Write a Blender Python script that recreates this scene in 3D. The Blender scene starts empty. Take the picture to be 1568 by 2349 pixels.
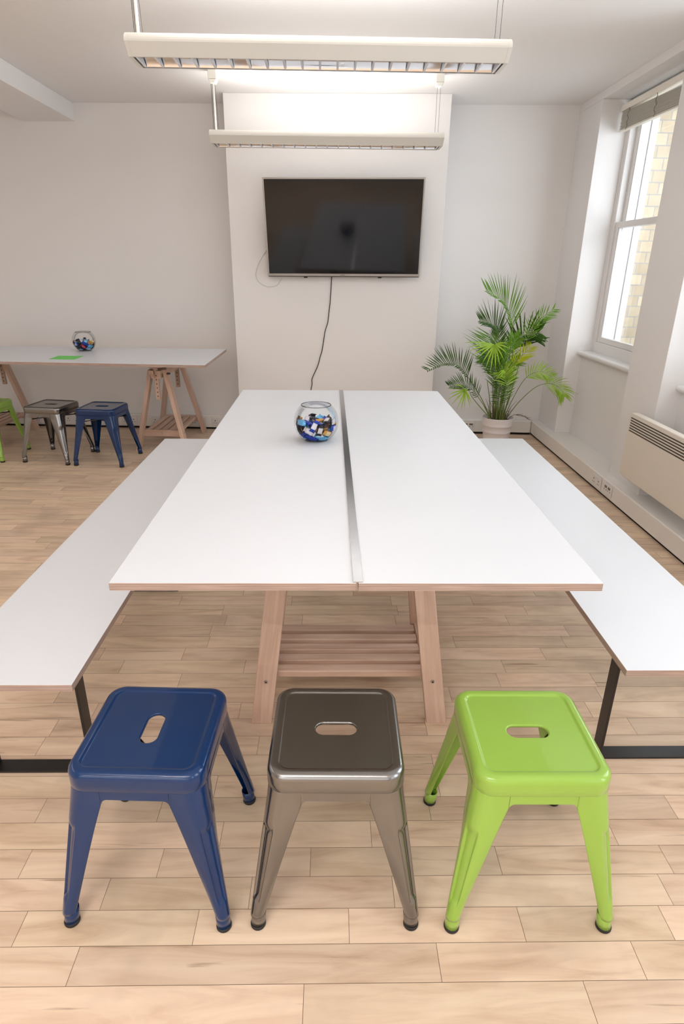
import bpy, bmesh, math, random
from mathutils import Vector, Matrix, Euler, Quaternion

C = bpy.context.scene.collection
SC = bpy.context.scene
PI = math.pi
rnd = random.Random(7)

# ------------------------------------------------------------------ materials
def nmat(name):
    m = bpy.data.materials.new(name); m.use_nodes = True
    nt = m.node_tree
    b = nt.nodes['Principled BSDF']
    return m, nt, b

def N(nt, typ, **kw):
    n = nt.nodes.new(typ)
    for k, v in kw.items():
        if k in n.inputs: n.inputs[k].default_value = v
        else: setattr(n, k, v)
    return n

def setp(b, **kw):
    al = {'color': 'Base Color', 'rough': 'Roughness', 'metal': 'Metallic', 'coat': 'Coat Weight', 'coatr': 'Coat Roughness',
          'spec': 'Specular IOR Level', 'aniso': 'Anisotropic', 'sss': 'Subsurface Weight', 'sheen': 'Sheen Weight'}
    for k, v in kw.items():
        if k == 'color' and len(v) == 3: v = (*v, 1)
        b.inputs[al[k]].default_value = v

def s2l(r, g, b):
    f = lambda c: (c/255/12.92) if c/255 <= 0.04045 else ((c/255+0.055)/1.055)**2.4
    return (f(r), f(g), f(b))

def plain(name, color, rough=0.5, var=0.04, scale=6.0, bump=0.0, bscale=200.0, **kw):
    """colour with a faint noise variation, optional fine bump"""
    m, nt, b = nmat(name)
    setp(b, color=color, rough=rough, **kw)
    tc = N(nt, 'ShaderNodeTexCoord')
    nz = N(nt, 'ShaderNodeTexNoise', Scale=scale, Detail=3.0)
    nt.links.new(tc.outputs['Object'], nz.inputs['Vector'])
    mx = N(nt, 'ShaderNodeMix', data_type='RGBA')
    mx.inputs[6].default_value = (*[max(0, c*(1-var)) for c in color[:3]], 1)
    mx.inputs[7].default_value = (*[min(1, c*(1+var)) for c in color[:3]], 1)
    nt.links.new(nz.outputs['Fac'], mx.inputs[0])
    nt.links.new(mx.outputs[2], b.inputs['Base Color'])
    if bump:
        n2 = N(nt, 'ShaderNodeTexNoise', Scale=bscale, Detail=2.0)
        nt.links.new(tc.outputs['Object'], n2.inputs['Vector'])
        bp = N(nt, 'ShaderNodeBump', Strength=bump, Distance=0.001)
        nt.links.new(n2.outputs['Fac'], bp.inputs['Height'])
        nt.links.new(bp.outputs['Normal'], b.inputs['Normal'])
    return m

def wood(name, c0, c1, rough=0.45, sx=2.5, sy=40.0):
    """streaks along local X"""
    m, nt, b = nmat(name)
    tc = N(nt, 'ShaderNodeTexCoord')
    oi = N(nt, 'ShaderNodeObjectInfo')
    mp = N(nt, 'ShaderNodeMapping'); mp.inputs['Scale'].default_value = (sx, sy, sy)
    ad = N(nt, 'ShaderNodeVectorMath', operation='ADD')
    ml = N(nt, 'ShaderNodeMath', operation='MULTIPLY'); ml.inputs[1].default_value = 37.0
    nt.links.new(oi.outputs['Random'], ml.inputs[0])
    nt.links.new(tc.outputs['Object'], ad.inputs[0]); nt.links.new(ml.outputs[0], ad.inputs[1])
    nt.links.new(ad.outputs[0], mp.inputs['Vector'])
    nz = N(nt, 'ShaderNodeTexNoise', Scale=1.0, Detail=5.0, Roughness=0.6, Distortion=0.6)
    nt.links.new(mp.outputs[0], nz.inputs['Vector'])
    cr = N(nt, 'ShaderNodeValToRGB')
    cr.color_ramp.elements[0].position = 0.3; cr.color_ramp.elements[0].color = (*c0, 1)
    cr.color_ramp.elements[1].position = 0.7; cr.color_ramp.elements[1].color = (*c1, 1)
    nt.links.new(nz.outputs['Fac'], cr.inputs[0])
    hs = N(nt, 'ShaderNodeHueSaturation')
    mr = N(nt, 'ShaderNodeMapRange'); mr.inputs[3].default_value = 0.9; mr.inputs[4].default_value = 1.1
    nt.links.new(oi.outputs['Random'], mr.inputs[0]); nt.links.new(mr.outputs[0], hs.inputs['Value'])
    nt.links.new(cr.outputs[0], hs.inputs['Color'])
    nt.links.new(hs.outputs[0], b.inputs['Base Color'])
    setp(b, rough=rough)
    return m

M = {}
M['wall'] = plain('wall_paint', s2l(237, 234, 232), 0.75, 0.012, 1.5, bump=0.05, bscale=90)
M['ceiling'] = plain('ceiling_paint', s2l(243, 240, 238), 0.8, 0.01, 1.0)
M['gloss_white'] = plain('white_gloss_paint', s2l(236, 233, 231), 0.35, 0.015, 4.0)
M['trunk'] = plain('cream_trunking', s2l(238, 233, 227), 0.42, 0.02, 2.0)
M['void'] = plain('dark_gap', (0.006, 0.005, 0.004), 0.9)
M['plastic_white'] = plain('white_plastic', s2l(232, 228, 226), 0.3, 0.01)
M['cream'] = plain('cream_enamel', s2l(228, 225, 216), 0.4, 0.01)
M['heater'] = plain('cream_heater_enamel', s2l(233, 224, 211), 0.4, 0.015)
M['laminate'] = plain('white_laminate', s2l(230, 233, 238), 0.33, 0.012, 2.0, bump=0.03, bscale=400)
M['beech'] = wood('beech_wood', s2l(188, 153, 133), s2l(217, 186, 166), 0.5)
M['alu'] = plain('brushed_aluminium', (0.52, 0.51, 0.48), 0.28, 0.15, 30.0, metal=1.0)
M['chrome'] = plain('mirror_louvre', (0.86, 0.86, 0.88), 0.09, 0.02, metal=1.0)
M['blade'] = plain('louvre_blade', s2l(232, 232, 236), 0.22, 0.02)
M['steel_dark'] = plain('dark_steel', (0.10, 0.10, 0.11), 0.35, 0.1, metal=1.0)
M['black_steel'] = plain('black_powder_coat', (0.010, 0.009, 0.009), 0.34, 0.15, 30, bump=0.25, bscale=350)
M['rubber'] = plain('black_rubber', (0.012, 0.012, 0.013), 0.6)
M['blue'] = plain('navy_blue_gloss', s2l(0, 46, 94), 0.34, 0.08, 5.0, spec=0.1, coat=0.9, coatr=0.06)
M['green'] = plain('lime_green_gloss', s2l(147, 185, 74), 0.32, 0.03, 5.0, spec=0.2, coat=0.9, coatr=0.05)
M['tv_black'] = plain('tv_screen_glass', (0.006, 0.006, 0.007), 0.07, 0.02, spec=0.42)
M['tv_bezel'] = plain('silver_bezel', s2l(176, 170, 164), 0.4, 0.03, metal=0.35)
M['black_plastic'] = plain('black_plastic', (0.012, 0.012, 0.012), 0.45)
M['cable_black'] = plain('black_cable', (0.010, 0.012, 0.012), 0.5)
M['cable_white'] = plain('white_cable', s2l(215, 212, 208), 0.5)
M['paper_green'] = plain('green_paper', s2l(122, 222, 110), 0.7, 0.02)
M['soil'] = plain('potting_soil', (0.035, 0.022, 0.015), 0.95, 0.5, 60, bump=1.0, bscale=80)
M['port'] = plain('port_grey', s2l(120, 112, 102), 0.6)
M['pot'] = plain('white_pot', s2l(230, 223, 222), 0.45, 0.01)
M['blind'] = plain('cream_blind', s2l(246, 240, 228), 0.5, 0.04)
M['cord'] = plain('blind_cord', s2l(140, 128, 112), 0.8)
M['stem'] = plain('palm_stem', s2l(110, 132, 60), 0.5, 0.2, 12)
M['dry'] = plain('dry_stalk', s2l(104, 78, 62), 0.8, 0.3, 20)
M['render_white'] = plain('white_stucco', s2l(245, 245, 245), 0.7, 0.02)
for k, c in dict(dark=(50, 82, 18), mid=(92, 136, 28), light=(146, 182, 50), yellow=(184, 196, 44)).items():
    mm = plain('palm_leaf_'+k, s2l(*c), 0.45, 0.25, 14, spec=0.25)
    M['leaf_'+k] = mm

# brushed silver for the steel stools
m, nt, b = nmat('brushed_gunmetal'); M['silver'] = m
setp(b, color=s2l(164, 160, 156), metal=1.0, rough=0.3)
tc = N(nt, 'ShaderNodeTexCoord')
mp = N(nt, 'ShaderNodeMapping'); mp.inputs['Scale'].default_value = (6, 90, 90)
nz = N(nt, 'ShaderNodeTexNoise', Scale=1.0, Detail=4.0)
nt.links.new(tc.outputs['Object'], mp.inputs[0]); nt.links.new(mp.outputs[0], nz.inputs['Vector'])
mr = N(nt, 'ShaderNodeMapRange'); mr.inputs[3].default_value = 0.20; mr.inputs[4].default_value = 0.25
nt.links.new(nz.outputs['Fac'], mr.inputs[0]); nt.links.new(mr.outputs[0], b.inputs['Roughness'])
n2 = N(nt, 'ShaderNodeTexNoise', Scale=5.0, Detail=2.0)
nt.links.new(tc.outputs['Object'], n2.inputs['Vector'])
mx = N(nt, 'ShaderNodeMix', data_type='RGBA')
mx.inputs[6].default_value = (*s2l(134, 133, 132), 1); mx.inputs[7].default_value = (*s2l(146, 145, 144), 1)
nt.links.new(n2.outputs['Fac'], mx.inputs[0]); nt.links.new(mx.outputs[2], b.inputs['Base Color'])

# plywood edge: thin plies stacked in local Z
m, nt, b = nmat('plywood_edge'); M['ply'] = m
tc = N(nt, 'ShaderNodeTexCoord')
sp = N(nt, 'ShaderNodeSeparateXYZ'); nt.links.new(tc.outputs['Object'], sp.inputs[0])
mu = N(nt, 'ShaderNodeMath', operation='MULTIPLY'); mu.inputs[1].default_value = 1/0.0048
nt.links.new(sp.outputs['Z'], mu.inputs[0])
pp = N(nt, 'ShaderNodeMath', operation='FRACT'); nt.links.new(mu.outputs[0], pp.inputs[0])
cr = N(nt, 'ShaderNodeValToRGB'); e = cr.color_ramp.elements
e[0].position = 0.0; e[0].color = (*s2l(124, 97, 86), 1)
e[1].position = 0.42; e[1].color = (*s2l(188, 163, 150), 1)
x = e.new(0.85); x.color = (*s2l(196, 174, 162), 1)
x = e.new(1.0); x.color = (*s2l(120, 92, 80), 1)
nt.links.new(pp.outputs[0], cr.inputs[0])
mp = N(nt, 'ShaderNodeMapping'); mp.inputs['Scale'].default_value = (9, 9, 260)
nz = N(nt, 'ShaderNodeTexNoise', Scale=1.0, Detail=3.0)
nt.links.new(tc.outputs['Object'], mp.inputs[0]); nt.links.new(mp.outputs[0], nz.inputs['Vector'])
mr = N(nt, 'ShaderNodeMapRange'); mr.inputs[1].default_value = 0.3; mr.inputs[2].default_value = 0.7; mr.inputs[3].default_value = 0.78; mr.inputs[4].default_value = 1.12
nt.links.new(nz.outputs['Fac'], mr.inputs[0])
hs = N(nt, 'ShaderNodeHueSaturation'); nt.links.new(cr.outputs[0], hs.inputs['Color']); nt.links.new(mr.outputs[0], hs.inputs['Value'])
nt.links.new(hs.outputs[0], b.inputs['Base Color']); setp(b, rough=0.6)

# maple floor boards: per-board tone and grain offset come from a face attribute
m, nt, b = nmat('maple_floor'); M['floor'] = m
at = N(nt, 'ShaderNodeAttribute', attribute_name='board')
sc = N(nt, 'ShaderNodeSeparateColor'); nt.links.new(at.outputs['Color'], sc.inputs[0])
tc = N(nt, 'ShaderNodeTexCoord')
mlv = N(nt, 'ShaderNodeVectorMath', operation='SCALE'); mlv.inputs['Scale'].default_value = 60.0
nt.links.new(at.outputs['Color'], mlv.inputs[0])
adv = N(nt, 'ShaderNodeVectorMath', operation='ADD')
nt.links.new(tc.outputs['Object'], adv.inputs[0]); nt.links.new(mlv.outputs[0], adv.inputs[1])
mp = N(nt, 'ShaderNodeMapping'); mp.inputs['Scale'].default_value = (2.2, 16, 1)
nt.links.new(adv.outputs[0], mp.inputs[0])
nz = N(nt, 'ShaderNodeTexNoise', Scale=1.0, Detail=7.0, Roughness=0.55, Distortion=1.4)
nt.links.new(mp.outputs[0], nz.inputs['Vector'])
cr = N(nt, 'ShaderNodeValToRGB'); e = cr.color_ramp.elements
e[0].position = 0.20; e[0].color = (*s2l(184, 150, 118), 1)
e[1].position = 0.78; e[1].color = (*s2l(240, 213, 182), 1)
x = e.new(0.36); x.color = (*s2l(215, 182, 149), 1)
x = e.new(0.52); x.color = (*s2l(229, 199, 167), 1)
nt.links.new(nz.outputs['Fac'], cr.inputs[0])
# rare dark mineral streaks
mp2 = N(nt, 'ShaderNodeMapping'); mp2.inputs['Scale'].default_value = (2.6, 42, 1)
nt.links.new(adv.outputs[0], mp2.inputs[0])
nz2 = N(nt, 'ShaderNodeTexNoise', Scale=1.0, Detail=3.0, Distortion=0.4)
nt.links.new(mp2.outputs[0], nz2.inputs['Vector'])
st = N(nt, 'ShaderNodeMapRange'); st.inputs[1].default_value = 0.66; st.inputs[2].default_value = 0.75; st.inputs[3].default_value = 0.0; st.inputs[4].default_value = 0.55
nt.links.new(nz2.outputs['Fac'], st.inputs[0])
mx = N(nt, 'ShaderNodeMix', data_type='RGBA'); mx.inputs[7].default_value = (*s2l(128, 88, 58), 1)
nt.links.new(st.outputs[0], mx.inputs[0]); nt.links.new(cr.outputs[0], mx.inputs[6])
# wear: greyish cloudy patches over many boards
nz3 = N(nt, 'ShaderNodeTexNoise', Scale=2.3, Detail=4.0, Roughness=0.6)
nt.links.new(tc.outputs['Object'], nz3.inputs['Vector'])
wr = N(nt, 'ShaderNodeMapRange'); wr.inputs[1].default_value = 0.52; wr.inputs[2].default_value = 0.72; wr.inputs[3].default_value = 0.0; wr.inputs[4].default_value = 0.5
nt.links.new(nz3.outputs['Fac'], wr.inputs[0])
mx3 = N(nt, 'ShaderNodeMix', data_type='RGBA'); mx3.inputs[7].default_value = (*s2l(178, 154, 132), 1)
nt.links.new(wr.outputs[0], mx3.inputs[0]); nt.links.new(mx.outputs[2], mx3.inputs[6])
hs = N(nt, 'ShaderNodeHueSaturation')
mr = N(nt, 'ShaderNodeMapRange'); mr.inputs[3].default_value = 0.88; mr.inputs[4].default_value = 1.10
nt.links.new(sc.outputs[0], mr.inputs[0]); nt.links.new(mr.outputs[0], hs.inputs['Value'])
mh = N(nt, 'ShaderNodeMapRange'); mh.inputs[3].default_value = 0.494; mh.inputs[4].default_value = 0.506
nt.links.new(sc.outputs[1], mh.inputs[0]); nt.links.new(mh.outputs[0], hs.inputs['Hue'])
nt.links.new(mx3.outputs[2], hs.inputs['Color']); hs.inputs['Saturation'].default_value = 0.90
nt.links.new(hs.outputs[0], b.inputs['Base Color'])
rr = N(nt, 'ShaderNodeMapRange'); rr.inputs[3].default_value = 0.30; rr.inputs[4].default_value = 0.50
nt.links.new(nz3.outputs['Fac'], rr.inputs[0]); nt.links.new(rr.outputs[0], b.inputs['Roughness'])
setp(b, spec=0.42)

# London stock brick outside
m, nt, b = nmat('stock_brick'); M['brick'] = m
tc = N(nt, 'ShaderNodeTexCoord')
mp = N(nt, 'ShaderNodeMapping'); mp.inputs['Rotation'].default_value = (PI/2, 0, 0)
nt.links.new(tc.outputs['Object'], mp.inputs[0])
bk = N(nt, 'ShaderNodeTexBrick', Scale=1.0)
bk.inputs['Color1'].default_value = (*s2l(222, 204, 174), 1); bk.inputs['Color2'].default_value = (*s2l(196, 178, 150), 1)
bk.inputs['Mortar'].default_value = (*s2l(178, 170, 164), 1)
bk.inputs['Mortar Size'].default_value = 0.005; bk.inputs['Brick Width'].default_value = 0.135; bk.inputs['Row Height'].default_value = 0.088
nt.links.new(mp.outputs[0], bk.inputs['Vector'])
nz = N(nt, 'ShaderNodeTexNoise', Scale=14.0, Detail=5.0)
nt.links.new(tc.outputs['Object'], nz.inputs['Vector'])
mr = N(nt, 'ShaderNodeMapRange'); mr.inputs[3].default_value = 0.75; mr.inputs[4].default_value = 1.2
nt.links.new(nz.outputs['Fac'], mr.inputs[0])
hs = N(nt, 'ShaderNodeHueSaturation'); nt.links.new(bk.outputs['Color'], hs.inputs['Color']); nt.links.new(mr.outputs[0], hs.inputs['Value'])
nt.links.new(hs.outputs[0], b.inputs['Base Color']); setp(b, rough=0.9)

# thin clear glass (single surface): mostly transmitted, a fresnel-like gloss, faint tint at the edge
def thin_glass(name, edge=(0.75, 0.77, 0.78), gloss=0.35, face=(0.985, 0.99, 0.99)):
    m = bpy.data.materials.new(name); m.use_nodes = True; nt = m.node_tree
    for n in list(nt.nodes): nt.nodes.remove(n)
    out = N(nt, 'ShaderNodeOutputMaterial')
    lw = N(nt, 'ShaderNodeLayerWeight', Blend=0.25)
    tr = N(nt, 'ShaderNodeBsdfTransparent')
    mc = N(nt, 'ShaderNodeMix', data_type='RGBA'); mc.inputs[6].default_value = (*face, 1); mc.inputs[7].default_value = (*edge, 1)
    pw = N(nt, 'ShaderNodeMath', operation='POWER'); pw.inputs[1].default_value = 4.0
    nt.links.new(lw.outputs['Facing'], pw.inputs[0]); nt.links.new(pw.outputs[0], mc.inputs[0])
    nt.links.new(mc.outputs[2], tr.inputs['Color'])
    gl = N(nt, 'ShaderNodeBsdfGlossy', Roughness=0.02)
    ms = N(nt, 'ShaderNodeMixShader')
    m2 = N(nt, 'ShaderNodeMath', operation='MULTIPLY'); m2.inputs[1].default_value = gloss
    nt.links.new(lw.outputs['Fresnel'], m2.inputs[0]); nt.links.new(m2.outputs[0], ms.inputs[0])
    nt.links.new(tr.outputs[0], ms.inputs[1]); nt.links.new(gl.outputs[0], ms.inputs[2])
    nt.links.new(ms.outputs[0], out.inputs['Surface'])
    return m
M['bowl_glass'] = thin_glass('bowl_glass', edge=(0.70, 0.72, 0.74), gloss=0.45)
M['pane'] = thin_glass('window_glass', edge=(0.9, 0.92, 0.92), gloss=0.25)

m, nt, b = nmat('lamp_tube'); M['tube'] = m
setp(b, color=(0.9, 0.9, 0.9)); b.inputs['Emission Color'].default_value = (1, 0.97, 0.92, 1); b.inputs['Emission Strength'].default_value = 4.0

# ------------------------------------------------------------------ mesh helpers
def obj(name, bm, mats, parent=None, smooth=False, bevel=0.0, bseg=2, loc=None, rot=None, angle=35):
    me = bpy.data.meshes.new(name)
    bmesh.ops.recalc_face_normals(bm, faces=bm.faces)
    bm.to_mesh(me); bm.free()
    if not isinstance(mats, (list, tuple)): mats = [mats]
    for mm in mats: me.materials.append(mm)
    o = bpy.data.objects.new(name, me); C.objects.link(o)
    if parent: o.parent = parent
    if loc is not None: o.location = loc
    if rot is not None: o.rotation_euler = rot
    if smooth:
        for p in me.polygons: p.use_smooth = True
    if bevel:
        md = o.modifiers.new('Bevel', 'BEVEL'); md.width = bevel; md.segments = bseg
        md.limit_method = 'ANGLE'; md.angle_limit = math.radians(angle)
        for p in me.polygons: p.use_smooth = True
        md.harden_normals = True
    return o

def tag(o, label=None, cat=None, group=None, kind=None):
    if label: o['label'] = label
    if cat: o['category'] = cat
    if group: o['group'] = group
    if kind: o['kind'] = kind
    return o

def thing(name, label, cat, loc=(0, 0, 0), rz=0.0, group=None):
    o = bpy.data.objects.new(name, None); C.objects.link(o)
    o.location = loc; o.rotation_euler = (0, 0, rz); o.empty_display_size = 0.1
    return tag(o, label, cat, group)

def box(bm, x0, x1, y0, y1, z0, z1, mi=0):
    vs = [bm.verts.new(p) for p in ((x0,y0,z0),(x1,y0,z0),(x1,y1,z0),(x0,y1,z0),(x0,y0,z1),(x1,y0,z1),(x1,y1,z1),(x0,y1,z1))]
    for f in ((0,3,2,1),(4,5,6,7),(0,1,5,4),(1,2,6,5),(2,3,7,6),(3,0,4,7)):
        fc = bm.faces.new([vs[i] for i in f]); fc.material_index = mi
    return vs

def boxm(*a):
    bm = bmesh.new(); box(bm, *a); return bm

def hexa(bm, b4, t4, mi=0):
    """solid from four bottom and four top points (same winding)"""
    vs = [bm.verts.new(p) for p in list(b4)+list(t4)]
    for f in ((0,3,2,1),(4,5,6,7),(0,1,5,4),(1,2,6,5),(2,3,7,6),(3,0,4,7)):
        fc = bm.faces.new([vs[i] for i in f]); fc.material_index = mi
    return vs

def prism(bm, pts2, h0, h1, axis='x', mi=0, ends=True):
    """extrude a closed 2-D outline; axis x: outline is (y,z)"""
    def P(u, v, h):
        return (h, u, v) if axis == 'x' else ((u, h, v) if axis == 'y' else (u, v, h))
    a = [bm.verts.new(P(u, v, h0)) for u, v in pts2]; c = [bm.verts.new(P(u, v, h1)) for u, v in pts2]
    n = len(a)
    for i in range(n):
        f = bm.faces.new((a[i], a[(i+1) % n], c[(i+1) % n], c[i])); f.material_index = mi
    if ends:
        bm.faces.new(a[::-1]).material_index = mi; bm.faces.new(c).material_index = mi

def lathe(bm, prof, seg=48, cap0=False, cap1=False, center=(0, 0, 0), mi=0):
    cx, cy, cz = center
    rings = []
    for r, z in prof:
        if r < 1e-6: rings.append([bm.verts.new((cx, cy, cz+z))]); continue
        rings.append([bm.verts.new((cx+r*math.cos(2*PI*i/seg), cy+r*math.sin(2*PI*i/seg), cz+z)) for i in range(seg)])
    for a, c in zip(rings, rings[1:]):
        for i in range(seg):
            j = (i+1) % seg
            if len(a) == 1: f = bm.faces.new((a[0], c[i], c[j]))
            elif len(c) == 1: f = bm.faces.new((a[i], a[j], c[0]))
            else: f = bm.faces.new((a[i], a[j], c[j], c[i]))
            f.material_index = mi
    if cap0 and len(rings[0]) > 1: bm.faces.new(rings[0][::-1]).material_index = mi
    if cap1 and len(rings[-1]) > 1: bm.faces.new(rings[-1]).material_index = mi

def tube(bm, pts, rad, seg=8, cap=True, mi=0):
    pts = [Vector(p) for p in pts]; n = len(pts)
    rads = rad if isinstance(rad, (list, tuple)) else [rad]*n
    rings = []; ref = None
    for i, p in enumerate(pts):
        t = (pts[min(i+1, n-1)]-pts[max(i-1, 0)]).normalized()
        if ref is None:
            ref = Vector((0, 0, 1)) if abs(t.z) < 0.9 else Vector((1, 0, 0))
        u = (ref - t*ref.dot(t)).normalized(); ref = u; w = t.cross(u)
        rings.append([bm.verts.new(p+(u*math.cos(2*PI*k/seg)+w*math.sin(2*PI*k/seg))*rads[i]) for k in range(seg)])
    for a, c in zip(rings, rings[1:]):
        for k in range(seg):
            bm.faces.new((a[k], a[(k+1) % seg], c[(k+1) % seg], c[k])).material_index = mi
    if cap:
        bm.faces.new(rings[0][::-1]).material_index = mi; bm.faces.new(rings[-1]).material_index = mi

def crom(pts, per=8):
    pts = [Vector(p) for p in pts]; P = [pts[0]*2-pts[1]]+pts+[pts[-1]*2-pts[-2]]; out = []
    for i in range(1, len(P)-2):
        for k in range(per):
            t = k/per
            out.append(0.5*((2*P[i])+(P[i+1]-P[i-1])*t+(2*P[i-1]-5*P[i]+4*P[i+1]-P[i+2])*t*t+(3*P[i]-P[i-1]-3*P[i+1]+P[i+2])*t**3))
    out.append(pts[-1]); return out

def dup(root, loc, rz, label=None, group=None):
    r = root.copy(); C.objects.link(r); r.location = loc; r.rotation_euler = (0, 0, rz)
    if label: r['label'] = label
    if group: r['group'] = group
    for ch in list(root.children):
        c = ch.copy(); C.objects.link(c); c.parent = r
        for g in list(ch.children):
            d = g.copy(); C.objects.link(d); d.parent = c
    return r

# ------------------------------------------------------------------ the room
CEIL = 2.79
XR = 2.06                       # right wall face
WS = -0.0455                    # the back wall runs slightly askew
def yb(x, off=0.0): return 5.975 + WS*x - off
ROTB = math.atan(WS)
XL, YN = -5.6, -3.0

# floor boards
W, Y0 = 0.0888, 0.8865
joints = {-1: [-0.058], 0: [-0.608, 0.264], 1: [-0.775, -0.336, 0.05, 0.489], 2: [-0.593, -0.21, 0.171, 0.905], 3: [-0.844, -0.471, -0.053, 0.476],
          4: [-0.699, -0.316, 0.122, 0.838], 5: [-0.518, 0.307, 1.06], 6: [-0.364], 7: [0.347], 8: [-0.249], 9: [-0.989, 0.348, 1.103],
          10: [-0.337, 0.978], 11: [0.469], 12: [-0.602, 0.68, 1.069]}
bm = bmesh.new(); lay = bm.loops.layers.float_color.new('board')
k0 = int(math.floor((YN-Y0)/W)); k1 = int(math.ceil((6.5-Y0)/W)); g = 0.0006
for k in range(k0, k1):
    ya, yc = Y0+k*W, Y0+(k+1)*W
    js = sorted(joints.get(k, [rnd.uniform(-0.4, 0.4)]))
    x = js[-1]
    while x < XR+0.5: x += rnd.uniform(0.3, 0.95); js.append(x)
    x = js[0]
    while x > XL: x -= rnd.uniform(0.3, 0.95); js.insert(0, x)
    for a, c in zip(js, js[1:]):
        a2, c2 = max(a, XL), min(c, XR+0.25)
        if c2-a2 < 0.01: continue
        f = bm.faces.new([bm.verts.new(p) for p in ((a2+g, ya+g, 0), (c2-g, ya+g, 0), (c2-g, yc-g, 0), (a2+g, yc-g, 0))])
        col = (rnd.random(), rnd.random(), rnd.random(), 1)
        for l in f.loops: l[lay] = col
        f.material_index = 0
vs = [bm.verts.new(p) for p in ((XL, YN, -0.0009), (XR+0.3, YN, -0.0009), (XR+0.3, 6.4, -0.0009), (XL, 6.4, -0.0009))]
bm.faces.new(vs).material_index = 1
tag(obj('floor', bm, [M['floor'], plain('board_joint', s2l(120, 92, 70), 0.8)]), kind='structure')

bm = boxm(XL, XR+0.6, YN, 6.6, CEIL, CEIL+0.15)
tag(obj('ceiling', bm, M['ceiling']), kind='structure')
# dropped beam on the left
bm = bmesh.new(); hexa(bm, [(-2.63, YN, 2.655), (-2.19, YN, 2.655), (-2.19, 6.2, 2.655), (-2.63, 6.2, 2.655)], [(-2.63, YN, CEIL), (-2.19, YN, CEIL), (-2.19, 6.2, CEIL), (-2.63, 6.2, CEIL)])
tag(obj('ceiling_beam', bm, M['ceiling'], bevel=0.004), kind='structure')

bm = bmesh.new()
hexa(bm, [(XL-0.3, yb(XL-0.3), 0), (XR+0.6, yb(XR+0.6), 0), (XR+0.6, yb(XR+0.6)+0.2, 0), (XL-0.3, yb(XL-0.3)+0.2, 0)],
     [(XL-0.3, yb(XL-0.3), CEIL), (XR+0.6, yb(XR+0.6), CEIL), (XR+0.6, yb(XR+0.6)+0.2, CEIL), (XL-0.3, yb(XL-0.3)+0.2, CEIL)])
tag(obj('wall_back', bm, M['wall']), kind='structure')
# chimney breast
CO = 0.35
xa, xc = -0.862, 0.936
bm = bmesh.new()
hexa(bm, [(xa, yb(xa, CO), 0), (xc, yb(xc, CO), 0), (xc, yb(xc)+0.02, 0), (xa, yb(xa)+0.02, 0)],
     [(xa, yb(xa, CO), CEIL), (xc, yb(xc, CO), CEIL), (xc, yb(xc)+0.02, CEIL), (xa, yb(xa)+0.02, CEIL)])
tag(obj('wall_chimney_breast', bm, M['wall'], bevel=0.004), kind='structure')
tag(obj('wall_left', boxm(XL-0.2, XL, YN-0.2, 6.6, 0, CEIL), M['wall']), kind='structure')
tag(obj('wall_front', boxm(XL-0.2, XR+0.6, YN-0.2, YN, 0, CEIL), M['wall']), kind='structure')

# right wall with floor-to-lintel window recesses
REC = [(4.22, 5.41), (2.575, 3.765), (0.9, 2.1), (-0.8, 0.4), (-2.5, -1.3)]
SOF = 2.735
bm = bmesh.new()
edges = [6.3] + [v for r in REC for v in (r[1], r[0])] + [YN-0.2]
for i in range(0, len(edges), 2):
    box(bm, XR, XR+0.40, edges[i+1], edges[i], 0, SOF)
box(bm, XR, XR+0.40, YN-0.2, 6.3, SOF, CEIL+0.02)
for a, c in REC:
    box(bm, 2.20, XR+0.40, a-0.001, c+0.001, 0, 0.835)
tag(obj('wall_right', bm, M['wall'], bevel=0.003), kind='structure')

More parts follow.
